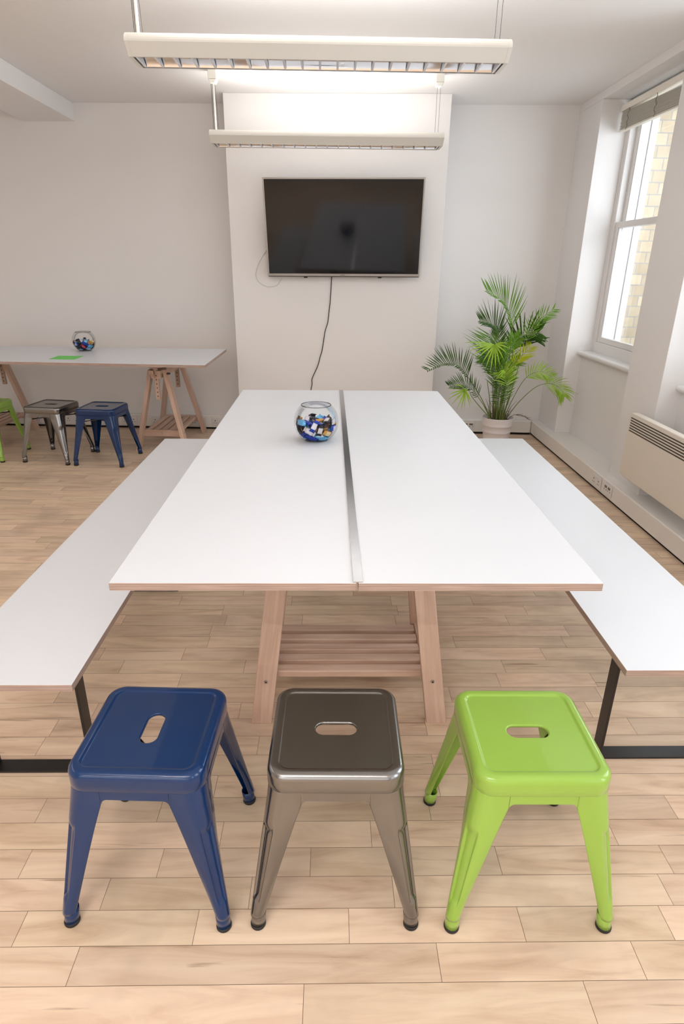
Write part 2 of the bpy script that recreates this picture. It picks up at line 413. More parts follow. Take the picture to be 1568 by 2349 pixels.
# sash windows
def sash_window(idx, ya, yc):
    w = bpy.data.objects.new('window_%d' % idx, None); C.objects.link(w); w.location = (2.28, (ya+yc)/2, 0.86)
    tag(w, kind='structure')
    h = (yc-ya)/2
    zt = SOF-0.86
    bm = bmesh.new()
    # box frame, bottom rail, head; local x to the outside
    for s in (-1, 1):
        box(bm, 0, 0.11, min(s*h, s*(h-0.055)), max(s*h, s*(h-0.055)), -0.005, zt)
        box(bm, -0.006, 0.002, min(s*h, s*(h-0.024)), max(s*h, s*(h-0.024)), 0.0, zt-0.01)
    box(bm, 0, 0.11, -h+0.055, h-0.055, 0.0, 0.095)
    box(bm, 0, 0.11, -h+0.055, h-0.055, zt-0.06, zt)
    box(bm, -0.014, 0.004, -h+0.01, h-0.01, zt-0.03, zt-0.01)
    obj('window_frame', bm, M['gloss_white'], w, bevel=0.003)
    hi = h-0.055
    def sash(name, x0, z0, z1, bot, top):
        bm = bmesh.new(); x1 = x0+0.035
        for s in (-1, 1):
            box(bm, x0, x1, min(s*hi, s*(hi-0.045)), max(s*hi, s*(hi-0.045)), z0, z1)
            box(bm, x0+0.006, x1-0.006, min(s*(hi-0.0455), s*(hi-0.056)), max(s*(hi-0.0455), s*(hi-0.056)), z0+bot, z1-top)
        box(bm, x0, x1, -hi+0.045, hi-0.045, z0, z0+bot); box(bm, x0, x1, -hi+0.045, hi-0.045, z1-top, z1)
        return obj(name, bm, M['gloss_white'], w, bevel=0.004)
    zm = 1.865-0.86
    lo = sash('sash', 0.012, 0.095, zm+0.022, 0.045, 0.045)
    up = sash('sash', 0.052, zm-0.022, zt-0.06, 0.045, 0.05)
    bm = boxm(0.028, 0.031, -hi+0.045, hi-0.045, 0.135, zm-0.02); obj('pane', bm, M['pane'], lo)
    bm = boxm(0.068, 0.071, -hi+0.045, hi-0.045, zm+0.02, zt-0.11); obj('pane', bm, M['pane'], up)
    # horn under the upper sash
    bm = bmesh.new()
    for s in (-1, 1):
        hexa(bm, [(0.055, s*hi-0.02, zm-0.075), (0.085, s*hi-0.02, zm-0.075), (0.085, s*hi+0.02, zm-0.075), (0.055, s*hi+0.02, zm-0.075)],
             [(0.055, s*hi-0.035, zm-0.02), (0.085, s*hi-0.035, zm-0.02), (0.085, s*hi+0.035, zm-0.02), (0.055, s*hi+0.035, zm-0.02)])
    obj('sash_horn', bm, M['gloss_white'], w)
    # sill board with rounded nose
    pr = [(0.0, 0.012), (-0.10, 0.012)]
    for k in range(9):
        a = PI/2+PI*k/8
        pr.append((-0.103+0.019*math.cos(a), -0.007+0.019*math.sin(a)))
    pr += [(-0.085, -0.026), (0.0, -0.026)]
    bm = bmesh.new(); prism(bm, pr, -h+0.001, h-0.001, 'y')
    obj('window_sill', bm, M['gloss_white'], w, smooth=False)
    return w
for i, (a, c) in enumerate(REC[:3]):
    sash_window(i+1, a, c)

# outside: white stucco jamb and a brick return wall
bm = boxm(2.465, 2.515, 5.40, 5.62, -0.2, 3.4)
tag(obj('exterior_jamb', bm, M['render_white']), kind='structure')
bm = boxm(2.44, 6.5, 5.60, 5.8, -1.0, 5.0)
tag(obj('exterior_brick_wall', bm, M['brick']), kind='structure')

# trunking along the skirting, black strip under it painted as the gap's shade
def trunk_back(name, x0, x1, off):
    bm = bmesh.new()
    y0, y1 = yb(0, off+0.055), yb(0, off)
    pr = [(0.0, 0.020), (-0.055, 0.020), (-0.055, 0.133), (-0.050, 0.138), (0.0, 0.138)]
    prism(bm, pr, x0, x1, 'x')
    # thin cover lines
    box(bm, x0, x1, -0.0565, -0.054, 0.128, 0.132); box(bm, x0, x1, -0.0565, -0.054, 0.024, 0.028)
    o = obj(name, bm, M['trunk'], None, loc=(0, yb(0, off), 0), rot=(0, 0, ROTB), bevel=0.0015)
    tag(o, kind='structure')
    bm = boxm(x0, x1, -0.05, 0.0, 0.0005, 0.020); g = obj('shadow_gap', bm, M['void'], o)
trunk_back('baseboard_back', -4.6, xa-0.001, 0)
trunk_back('baseboard_alcove', xc, XR-0.08, 0)
trunk_back('baseboard_chimney', xa-0.05, xc+0.05, CO)
bm = bmesh.new()
pr = [(0.14, 0.020), (-0.08, 0.020), (-0.08, 0.133), (-0.074, 0.138), (0.14, 0.138)]
prism(bm, pr, YN+0.01, 5.88, 'y')
box(bm, -0.0815, -0.079, YN+0.01, 5.88, 0.127, 0.131); box(bm, -0.0815, -0.079, YN+0.01, 5.88, 0.026, 0.030)
o = obj('baseboard_right', bm, M['trunk'], None, loc=(XR, 0, 0), bevel=0.0015); tag(o, kind='structure')
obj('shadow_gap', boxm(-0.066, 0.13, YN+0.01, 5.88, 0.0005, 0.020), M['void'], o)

# ------------------------------------------------------------------ sockets
def outlet(kind, name, label, cat, loc, rz, group='sockets and outlets along the trunking'):
    """faces local -y"""
    t = thing(name, label, cat, loc, rz, group)
    wd = 0.073 if kind != 'data' else 0.058
    bm = boxm(-wd, wd, -0.009, 0, -0.043, 0.043); bev = [e for e in bm.edges]
    bmesh.ops.bevel(bm, geom=bev, offset=0.0025, segments=2, affect='EDGES', profile=0.5)
    if kind == 'double':
        for s in (-1, 1):
            cx = s*0.042
            box(bm, cx-0.004, cx+0.004, -0.0097, -0.0085, 0.006, 0.016, 1)
            for q in (-1, 1): box(bm, cx+q*0.011-0.0035, cx+q*0.011+0.0035, -0.0097, -0.0085, -0.016, -0.010, 1)
    else:
        for s in (-0.046, -0.012, 0.012, 0.046): box(bm, s-0.003, s+0.003, -0.0097, -0.0085, -0.006, 0.002, 1)
    obj('faceplate', bm, [M['plastic_white'], M['void']], t)
    for s in (-1, 1):
        if kind == 'double': obj('switch', boxm(s*0.012-0.008, s*0.012+0.008, -0.013, -0.009, 0.010, 0.032), M['plastic_white'], t, bevel=0.002)
        else: obj('data_port', boxm(s*0.027-0.018, s*0.027+0.018, -0.0097, -0.0085, 0.010, 0.028), M['port'], t)
    return t
def on_back(x): return (x, yb(x, 0.0565), 0.078)
outlet('double', 'wall_socket', 'white double socket on the wall trunking behind the green side table stool', 'socket', on_back(-2.91), ROTB)
outlet('double', 'wall_socket', 'white double socket on the wall trunking behind the gunmetal side table stool', 'socket', on_back(-2.60), ROTB)
outlet('double', 'wall_socket', 'white double socket seen beneath the seat of the navy side table stool', 'socket', on_back(-2.30), ROTB)
outlet('double', 'wall_socket', 'white double socket just past the right legs of the navy side table stool', 'socket', on_back(-2.02), ROTB)
outlet('double', 'wall_socket', 'white double socket behind the left legs of the side table trestle', 'socket', on_back(-1.72), ROTB)
outlet('double', 'wall_socket', 'white double socket behind the rear right foot of the side table trestle', 'socket', on_back(-1.33), ROTB)
outlet('double', 'wall_socket', 'white double socket in clear view between trestle foot and chimney breast', 'socket', on_back(-1.115), ROTB)
outlet('data', 'data_outlet', 'white data outlet plate on trunking left of the potted palm', 'socket', on_back(1.36), ROTB)
outlet('double', 'wall_socket', 'white double socket on the window wall trunking below the heater corner', 'socket', (1.978, 4.215, 0.078), -PI/2)
outlet('data', 'data_outlet', 'white data outlet plate on the window wall trunking below the heater', 'socket', (1.978, 4.02, 0.078), -PI/2)

# ------------------------------------------------------------------ panel heater
t = thing('panel_heater', 'cream electric panel heater mounted on the right wall below the windows', 'heater', (1.95, 3.30, 0.26))
def rrect2(hx, hz, r, n=6):
    out = []
    for cx, cz, a0 in ((hx-r, hz-r, 0), (-hx+r, hz-r, PI/2), (-hx+r, -hz+r, PI), (hx-r, -hz+r, 1.5*PI)):
        for k in range(n+1):
            a = a0+PI/2*k/n; out.append((cx+r*math.cos(a), cz+r*math.sin(a)))
    return out
bm = bmesh.new(); pts = [(u, v+0.21) for u, v in rrect2(0.56, 0.21, 0.022)]
prism(bm, pts, 0.0, 0.048, 'x'); obj('case', bm, M['heater'], t, bevel=0.006, bseg=3)
bm = bmesh.new()
for k in range(6): box(bm, -0.0015, 0.004, -0.535, 0.535, 0.388-k*0.0165-0.0035, 0.388-k*0.0165+0.0035)
obj('vent_grille', bm, plain('slot_shadow', s2l(70, 62, 52), 0.8), t)
for ya in (0.30, -0.46): obj('wall_bracket', boxm(0.048, 0.109, ya, ya+0.16, 0.05, 0.35), M['heater'], t)
for y in (0.50, 0.44):
    bm = bmesh.new(); tube(bm, [(0.024, y, 0.004), (0.024, y, -0.006)], 0.005, 10); obj('cable_gland', bm, M['plastic_white'], t)

# ------------------------------------------------------------------ boards, benches
def board(name, label, cat, corners, ztop, th, rot_origin=None, group=None, parent=None, lam=None):
    """laminated ply board from four plan corners (front left, front right, back right, back left)"""
    cx = sum(p[0] for p in corners)/4; cy = sum(p[1] for p in corners)/4
    bm = bmesh.new()
    P = [(p[0]-cx, p[1]-cy) for p in corners]
    hexa(bm, [(*p, -th) for p in P], [(*p, 0) for p in P], 1)
    bm.faces.ensure_lookup_table()
    bm.normal_update()
    for f in bm.faces:
        if abs(f.normal.z) > 0.9: f.material_index = 0
    o = obj(name, bm, [M['laminate'], M['ply']], parent, loc=(cx, cy, ztop))
    md = o.modifiers.new('Bevel', 'BEVEL'); md.width = 0.0012; md.segments = 2
    if label: tag(o, label, cat, group)
    return o

TZ = 0.82
gx = 0.0665
board('tabletop', 'white laminate plywood tabletop, left half of the main table carrying the sweet bowl', 'tabletop', [(-0.545, 1.317), (gx-0.0025, 1.317), (gx-0.0025, 3.787), (-0.549, 3.787)], TZ, 0.022)
board('tabletop', 'white laminate plywood tabletop, right half of the main table with nothing on it', 'tabletop', [(gx+0.0025, 1.317), (0.681, 1.317), (0.668, 3.789), (gx+0.0025, 3.789)], TZ, 0.022)
# aluminium T strip
t = thing('joint_strip', 'brushed aluminium joint strip running down the middle of the main table', 'metal strip', (0.066, 2.553, TZ))
bm = boxm(-0.0118, 0.0118, -1.233, 1.234, 0.0003, 0.003); o = obj('strip_cap', bm, plain('polished_aluminium', (0.58, 0.60, 0.63), 0.2, 0.1, 40.0, metal=1.0), t); o.rotation_euler[2] = 0.002
bm = boxm(-0.001, 0.0015, -1.233, 1.232, -0.022, 0.0003); obj('strip_web', bm, M['alu'], t)

def u_frame(t, x0, x1, y, z1, nm='leg_frame'):
    """flat steel bar bent into a U: foot bar on the floor, two uprights, top bar"""
    bm = bmesh.new(); w = 0.026; th = 0.008
    box(bm, x0, x1, y-w, y+w, 0.0, th); box(bm, x0, x1, y-w, y+w, z1-th, z1)
    box(bm, x0, x0+th, y-w, y+w, th, z1-th); box(bm, x1-th, x1, y-w, y+w, th, z1-th)
    obj(nm, bm, M['black_steel'], t, bevel=0.0012)
def bench(label, corners, xa, xb, ys):
    cx = sum(p[0] for p in corners)/4; cy = sum(p[1] for p in corners)/4
    t = thing('bench', label, 'bench', (cx, cy, 0), 0, 'white benches along the main table')
    o = board('bench_seat', None, None, [(p[0]-cx, p[1]-cy) for p in corners], 0.49, 0.022, parent=t)
    for k, y in enumerate(ys):
        e = 0.0 if k == 0 else 0.03
        u_frame(t, max(xa, min(p[0] for p in corners)+(e if xa < 0 else 0)-0.012)-cx, xb-cx-(e if xb > 0 else 0), y-cy, 0.468)
bench('white bench on black steel frames, on the main table side with the sweet bowl', [(-1.092, 1.347), (-0.698, 1.347), (-0.690, 3.835), (-1.078, 3.835)], -1.112, -0.775, (1.548, 2.735, 3.62))
bench('white bench on black steel frames, between main table and window wall', [(0.843, 1.407), (1.272, 1.407), (1.274, 3.886), (0.848, 3.886)], 0.914, 1.262, (1.598, 2.82, 3.66))

# ------------------------------------------------------------------ trestles
LOCAL = {}
def beam(name, p0, p1, wu, wv, up, mat, parent, z0=None, z1=None, bevel=0.002, holes=0):
    """wooden bar from p0 to p1; length is local X; ends cut level at z0 / z1"""
    p0, p1 = Vector(p0), Vector(p1); d = (p1-p0); L = d.length; x = d.normalized()
    y = Vector(up); y = (y-x*y.dot(x)).normalized(); z = x.cross(y)
    R = Matrix((x, y, z)).transposed()
    bm = bmesh.new()
    vs = box(bm, 0, L, -wu/2, wu/2, -wv/2, wv/2)
    for v in vs:
        w = R @ v.co + p0
        zt = z0 if v.co.x < L/2 else z1
        if zt is not None and abs(x.z) > 0.2: v.co.x += (zt-w.z)/x.z
    for k in range(holes):
        for sg in (-1, 1):
            n0 = len(bm.faces); tube(bm, [(0.03+0.035*k, sg*(wu/2-0.002), 0), (0.03+0.035*k, sg*(wu/2+0.0006), 0)], 0.0052, 10, mi=1)
    o = obj(name, bm, mat, parent, bevel=bevel)
    LOCAL[o.name] = Matrix.Translation(p0) @ R.to_4x4()
    o.matrix_local = LOCAL[o.name]
    return o

def trestle(name, label, loc, rz):
    """u = local x (length), v = local y (A spread)"""
    t = thing(name, label, 'trestle', loc, rz, 'beech trestles')
    B = M['beech']
    vb, vt, zt = 0.2145, 0.060, 0.70
    ub, ut = 0.319, 0.236
    def at(su, sv, z):
        k = z/zt; return (su*(ub+(ut-ub)*k), sv*(vb+(vt-vb)*k), z)
    for su in (-1, 1):
        for sv in (-1, 1):
            lg = beam('leg', at(su, sv, 0), at(su, sv, zt), 0.072, 0.033, (1, 0, 0), B, t, z0=0.0, z1=zt)
            p = at(su, sv, 0.160)
            bm = bmesh.new(); tube(bm, [(0, 0, 0), (0, sv*0.004, 0)], [0.0065, 0.0055], 12); tube(bm, [(0, sv*0.004, 0), (0, sv*0.0045, 0)], 0.003, 8, mi=1)
            bo = obj('bolt', bm, [M['alu'], M['void']], lg); bo.matrix_local = LOCAL[lg.name].inverted() @ Matrix.Translation((p[0], p[1]+sv*0.0185, p[2]))
    # lower rails joining each pair and slats on them
    zr = 0.15
    for su in (-1, 1):
        u = su*0.286
        hv = vb+(vt-vb)*zr/zt+0.010
        r = beam('lower_rail', (u, -hv, zr), (u, hv, zr), 0.020, 0.056, (1, 0, 0), B, t)
        bm = bmesh.new(); tube(bm, [(0, 0, 0), (su*0.004, 0, 0)], 0.006, 12)
        bo = obj('bolt', bm, M['alu'], r); bo.matrix_local = LOCAL[r.name].inverted() @ Matrix.Translation((u+su*0.010, 0, zr))
    for i in range(5):
        v = -0.134+0.067*i+0.0
        beam('shelf_slat', (-0.277, v, 0.160), (0.277, v, 0.160), 0.043, 0.028, (0, 1, 0), B, t, bevel=0.005)
    # twin top beams with a second bearer below
    for sv in (-1, 1):
        beam('top_beam', (-0.335, sv*0.031, 0.685), (0.335, sv*0.031, 0.685), 0.041, 0.031, (0, 1, 0), B, t)
        beam('top_bearer', (-0.315, sv*0.026, 0.650), (0.315, sv*0.026, 0.650), 0.030, 0.036, (0, 1, 0), B, t)
    # height posts with holes, plates, knobs
    for su in (-1, 1):
        p = beam('height_post', (su*0.292, 0, 0.45), (su*0.292, 0, 0.722), 0.022, 0.036, (1, 0, 0), [B, M['void']], t, holes=6)
        bm = bmesh.new(); tube(bm, [(su*0.262, 0.02, 0.668), (su*0.262, -0.092, 0.668)], 0.005, 10)
        lathe(bm, [(0.0, -0.008), (0.017, -0.006), (0.017, 0.004), (0.009, 0.008), (0.0, 0.008)], 14, center=(su*0.262, -0.096, 0.668))
        obj('clamp_knob', bm, M['steel_dark'], t, smooth=True)
        beam('top_plate', (su*0.292, -0.055, 0.734), (su*0.292, 0.055, 0.734), 0.05, 0.022, (1, 0, 0), B, t)
    beam('tabletop_bearer', (-0.34, 0, 0.7715), (0.34, 0, 0.7715), 0.045, 0.053, (0, 1, 0), B, t)
    return t
TB = 'beech trestle with slatted shelf'
tr = trestle('trestle', 'beech trestle with slatted shelf under the near end of the main table', (0.070, 1.98, 0), 0.0)
dup(tr, (0.068, 3.20, 0), 0.0, 'beech trestle under the far end of the main table, hidden by the tabletop', 'beech trestles')
dup(tr, (-1.475, 5.535, 0), PI/2-0.055, 'beech trestle under the right end of the side table, fully in view', 'beech trestles')
dup(tr, (-3.15, 5.61, 0), PI/2-0.055, 'beech trestle under the side table, cut off by the photo edge', 'beech trestles')

board('tabletop', 'long white laminate plywood side tabletop along the back wall', 'tabletop', [(-3.40, 4.919), (-0.972, 4.749), (-0.960, 5.703), (-3.36, 5.827)], TZ, 0.022)

# green paper on the side table
bm = bmesh.new()
vs = [bm.verts.new(p) for p in ((-0.105, -0.10, 0), (0.105, -0.105, 0), (0.105, 0.10, 0), (-0.105, 0.10, 0))]
f = bm.faces.new(vs); r = bmesh.ops.extrude_face_region(bm, geom=[f])
for v in r['geom']:
    if isinstance(v, bmesh.types.BMVert): v.co.z += 0.0006
o = obj('paper_sheet', bm, M['paper_green'], loc=(-2.163, 5.092, TZ+0.0004)); tag(o, 'bright green sheet of paper lying flat on the long side table', 'paper')

# ------------------------------------------------------------------ stools
def rr(hx, hy, r, n=10, e=5):
    """rounded rectangle ring, fixed vertex count"""
    out = []
    cor = ((hx-r, hy-r, 0), (-hx+r, hy-r, PI/2), (-hx+r, -hy+r, PI), (hx-r, -hy+r, 1.5*PI))
    for i, (cx, cy, a0) in enumerate(cor):
        for k in range(n+1):
            a = a0+PI/2*k/n; out.append((cx+r*math.cos(a), cy+r*math.sin(a)))
        nx = cor[(i+1) % 4]; a1 = a0+PI/2
        pa = (cx+r*math.cos(a1), cy+r*math.sin(a1)); pb = (nx[0]+r*math.cos(a1), nx[1]+r*math.sin(a1))
        for k in range(1, e): out.append((pa[0]+(pb[0]-pa[0])*k/e, pa[1]+(pb[1]-pa[1])*k/e))
    return out
SHH = 0.46
def make_stool(label, mat, loc, rz, group='metal stools at the near end of the main table'):
    t = thing('metal_stool', label, 'stool', loc, rz, group)
    a, H = 0.163, SHH
    rings = []
    def R(ins, z, rc=0.046): rings.append([(x, y, z) for x, y in rr(a-ins, a-ins, max(rc-ins*0.8, 0.012))])
    R(0.0012, H-0.052); R(0.0, H-0.050); R(0.0, H-0.034); R(0.0, H-0.018)
    for k in range(1, 8):
        th = PI/2*k/7; R(0.016*(1-math.cos(th)), H-0.018+0.018*math.sin(th))
    R(0.020, H); R(0.0235, H-0.0003)
    for k in range(1, 6):
        q = k/5; R(0.0235+0.008*q, H-0.0003-0.0042*(3*q*q-2*q**3))
    R(0.033, H-0.0045); R(0.045, H-0.0045); R(0.08, H-0.0045)
    sx, sy = 0.0525, 0.0215
    for (ex, z) in ((0.010, -0.0045), (0.004, -0.0045), (0.0022, -0.0047), (0.0009, -0.0055), (0.0, -0.0075), (0.0, -0.012)):
        rings.append([(x, y, H+z) for x, y in rr(sx+ex, sy+ex, sy+ex-0.0003)])
    bm = bmesh.new()
    V = [[bm.verts.new(p) for p in r] for r in rings]
    n = len(V[0])
    for r0, r1 in zip(V, V[1:]):
        for i in range(n): bm.faces.new((r0[i], r0[(i+1) % n], r1[(i+1) % n], r1[i]))
    s = obj('seat', bm, mat, t, smooth=True)
    sd = s.modifiers.new('Solid', 'SOLIDIFY'); sd.thickness = 0.0016; sd.offset = -1
    # aprons
    a2 = a-0.0035; za, zb = H-0.078, H-0.046; xi = 0.080
    for q in range(4):
        bm = bmesh.new(); pts = []
        K = 8
        low = []
        for k in range(K+1):
            th = PI/2*k/K; low.append((-xi+0.014*(1-math.cos(th)), za-0.014+0.014*math.sin(th)))
        low = low+[(-u, z) for u, z in reversed(low)]
        ca, sa = math.cos(q*PI/2), math.sin(q*PI/2)
        def P(u, z, off=0.0): x, y = u, -(a2-off); return (x*ca-y*sa, x*sa+y*ca, z)
        for j in range(len(low)-1):
            (u0, z0), (u1, z1) = low[j], low[j+1]
            bm.faces.new([bm.verts.new(P(u0, z0)), bm.verts.new(P(u1, z1)), bm.verts.new(P(u1, zb)), bm.verts.new(P(u0, zb))])
        bmesh.ops.remove_doubles(bm, verts=bm.verts, dist=1e-5)
        o = obj('apron', bm, mat, t)
        sd = o.modifiers.new('Solid', 'SOLIDIFY'); sd.thickness = 0.0018; sd.offset = 0
    # legs
    fx = 0.193
    nz, ns = 46, 49
    for q in range(4):
        bm = bmesh.new(); grid = []
        top = []
        rc = 0.042; la = a2-(xi+0.0008)
        Ls = la-rc; La = PI/2*rc; tot = 2*Ls+La
        for i in range(ns):
            d = tot*i/(ns-1)
            if d < Ls: top.append((a2-la+d, a2))
            elif d < Ls+La:
                th = (d-Ls)/rc; top.append((a2-rc+rc*math.sin(th), a2-rc+rc*math.cos(th)))
            else: top.append((a2, a2-rc-(d-Ls-La)))
        bot = []
        rb = 0.0165
        for i in range(ns):
            ang = math.radians(45+125-250*i/(ns-1))
            bot.append((fx+rb*math.cos(ang), fx+rb*math.sin(ang)))
        z_t, z_b = H-0.047, 0.042
        for j in range(nz):
            q2 = j/(nz-1); z = z_t+(z_b-z_t)*q2; row = []
            kin = max(0.0, (H-0.091-z)/(H-0.091-z_b)); kin = kin**0.95
            for i in range(ns):
                e = abs(2*i/(ns-1)-1)**1.5
                k = q2*(1-e)+kin*e
                x = top[i][0]*(1-k)+bot[i][0]*k; y = top[i][1]*(1-k)+bot[i][1]*k
                s = i/(ns-1)
                # pressed groove down the outside corner
                def sm(e0, e1, v):
                    w = max(0, min(1, (v-e0)/(e1-e0))); return w*w*(3-2*w)
                w = sm(0.345, 0.385, s)*(1-sm(0.615, 0.655, s))
                v = sm(0.088, 0.102, z)*(1-sm(0.285, 0.312, z))
                dp = 0.0078*w*v
                row.append(bm.verts.new((x-dp*0.7071, y-dp*0.7071, z)))
            grid.append(row)
        for r0, r1 in zip(grid, grid[1:]):
            for i in range(ns-1): bm.faces.new((r0[i], r0[i+1], r1[i+1], r1[i]))
        o = obj('leg', bm, mat, t, smooth=True)
        sd = o.modifiers.new('Solid', 'SOLIDIFY'); sd.thickness = 0.0022; sd.offset = 0
        o.rotation_euler = (0, 0, q*PI/2)
        # closed tubular foot, then the rubber pad
        dr = 0.09
        bm = bmesh.new()
        pts = [(fx-dr*0.045, fx-dr*0.045, 0.050), (fx-dr*0.02, fx-dr*0.02, 0.028), (fx+0.0, fx+0.0, 0.008)]
        tube(bm, pts, [0.0172, 0.0176, 0.0182], 24, cap=False)
        f = obj('foot_tube', bm, mat, o, smooth=True); sd = f.modifiers.new('Solid', 'SOLIDIFY'); sd.thickness = 0.002
        bm = bmesh.new(); lathe(bm, [(0.0, 0.0), (0.0178, 0.0), (0.0192, 0.003), (0.0192, 0.009), (0.0184, 0.0115), (0.0, 0.0115)], 28, center=(fx, fx, 0))
        obj('rubber_foot', bm, M['rubber'], o, smooth=True)
    # crossed braces under the seat with a clip in the middle
    for sgn in (-1, 1):
        bm = bmesh.new(); z = H-0.115+0.005*sgn
        p, d = 0.150, 0.150
        tube(bm, [(-p, -sgn*d, z), (p, sgn*d, z)], 0.0045, 8)
        obj('brace', bm, M['steel_dark'], t, smooth=True)
    bm = boxm(-0.014, 0.014, -0.014, 0.014, H-0.127, H-0.103); obj('brace_clip', bm, M['rubber'], t, bevel=0.003)
    return t

stB = make_stool('navy blue metal stool near the camera, its hand slot turned lengthwise', M['blue'], (-0.450, 1.222, 0), PI/2-0.04)
stS = make_stool('bare gunmetal stool near the camera, between the navy and lime stools', M['silver'], (0.016, 1.217, 0), -0.012)
stG = make_stool('lime green metal stool near the camera, beside the right bench', M['green'], (0.503, 1.205, 0), -0.008)
dup(stS, (-2.315, 5.010, 0), -0.18, 'bare gunmetal stool by the side table, between green and navy stools', 'metal stools under the side table')
dup(stB, (-1.875, 4.945, 0), -0.10, 'navy blue metal stool by the side table, beside the beech trestle', 'metal stools under the side table')
dup(stG, (-2.895, 5.060, 0), -0.10, 'lime green metal stool by the side table, cut off by the photo edge', 'metal stools under the side table')

# ------------------------------------------------------------------ television
ang = -WS
t = thing('television', 'large black flat screen television with silver frame on the chimney breast, tilted down', 'television', (0.105, yb(0.105, 0.36), 1.455), ROTB)
top_f, bot_f = -0.198, -0.062          # screen front distance from the wall at top / bottom
tilt = math.atan((0.197-0.062)/0.735)
scr = bpy.data.objects.new('tmp', None)
Hh = 0.742
def tvm(o):
    o.matrix_local = Matrix.Translation((0, bot_f, 0)) @ Matrix.Rotation(tilt, 4, 'X') @ Matrix.Rotation(-0.006, 4, 'Y')
bpy.data.objects.remove(scr)
HW = 0.646
bm = bmesh.new()
box(bm, -HW, HW, 0, 0.03, 0, 0.020); box(bm, -HW, HW, 0, 0.03, Hh-0.012, Hh); box(bm, -HW, -HW+0.012, 0, 0.03, 0.019, Hh-0.011); box(bm, HW-0.012, HW, 0, 0.03, 0.019, Hh-0.011)
tvm(obj('bezel', bm, M['tv_bezel'], t, bevel=0.0015))
bm = boxm(-HW+0.011, HW-0.011, 0.003, 0.012, 0.019, Hh-0.011); tvm(obj('screen', bm, M['tv_black'], t))
bm = bmesh.new(); hexa(bm, [(-HW+0.01, 0.03, -0.004), (HW-0.01, 0.03, -0.004), (HW-0.12, 0.075, 0.03), (-HW+0.12, 0.075, 0.03)], [(-HW+0.01, 0.03, Hh-0.01), (HW-0.01, 0.03, Hh-0.01), (HW-0.12, 0.055, Hh-0.1), (-HW+0.12, 0.055, Hh-0.1)])
tvm(obj('rear_housing', bm, M['black_plastic'], t))
bm = boxm(-HW+0.004, HW-0.004, 0.004, 0.034, -0.006, 0.0005); tvm(obj('lower_edge', bm, M['black_plastic'], t))
for x in (-0.325, 0.31):
    bm = boxm(x-0.015, x+0.015, 0.008, 0.034, -0.016, -0.005); tvm(obj('stand_mount', bm, M['black_plastic'], t))
bm = bmesh.new(); box(bm, -0.22, 0.22, -0.012, -0.0, 0.25, 0.55)
for x in (-0.17, 0.17): hexa(bm, [(x-0.02, -0.075, 0.20), (x+0.02, -0.075, 0.20), (x+0.02, -0.001, 0.2), (x-0.02, -0.001, 0.2)], [(x-0.02, -0.11, 0.58), (x+0.02, -0.11, 0.58), (x+0.02, -0.001, 0.58), (x-0.02, -0.001, 0.58)])
for v in bm.verts: v.co.y += 0.010
obj('wall_mount', bm, M['black_plastic'], t)
# maker's word on the lower bezel
cu = bpy.data.curves.new('brand_text', 'FONT'); cu.body = 'SHARP'; cu.size = 0.011; cu.extrude = 0.0004; cu.align_x = 'CENTER'; cu.align_y = 'CENTER'
tmp = bpy.data.objects.new('lettering_source', cu); me = bpy.data.meshes.new_from_object(tmp); bpy.data.objects.remove(tmp)
o = bpy.data.objects.new('brand_lettering', me); C.objects.link(o); o.parent = t; me.materials.clear(); me.materials.append(M['black_plastic'])
o.matrix_local = Matrix.Translation((0, bot_f, 0)) @ Matrix.Rotation(tilt, 4, 'X') @ Matrix.Translation((-0.008, -0.0006, 0.0095)) @ Matrix.Rotation(PI/2, 4, 'X') @ Matrix.Scale(1.25, 4, (1, 0, 0))

# cables
def cab(pts, off, r, name, mat, label):
    bm = bmesh.new()
    P = crom([(x, yb(x, CO+off), z) for x, z in pts], 10)
    tube(bm, P, r, 8); o = obj(name, bm, mat, smooth=True); tag(o, label, 'cable')
cab([(0.002, 1.452), (-0.010, 1.252), (-0.016, 1.20), (-0.029, 1.087), (-0.034, 1.06), (-0.056, 0.993), (-0.066, 0.93), (-0.084, 0.821), (-0.100, 0.77), (-0.124, 0.685), (-0.174, 0.575), (-0.176, 0.535), (-0.178, 0.505), (-0.186, 0.473), (-0.20, 0.30), (-0.19, 0.15)],
    0.005, 0.0036, 'power_cable', M['cable_black'], 'thin black cable hanging from the television down the chimney breast')
cab([(-0.555, 1.66), (-0.575, 1.63), (-0.595, 1.60), (-0.631, 1.54), (-0.656, 1.459), (-0.628, 1.396), (-0.551, 1.361), (-0.474, 1.376), (-0.43, 1.43)],
    0.005, 0.0026, 'aerial_cable', M['cable_white'], 'thin white cable looping out below the left corner of the television')

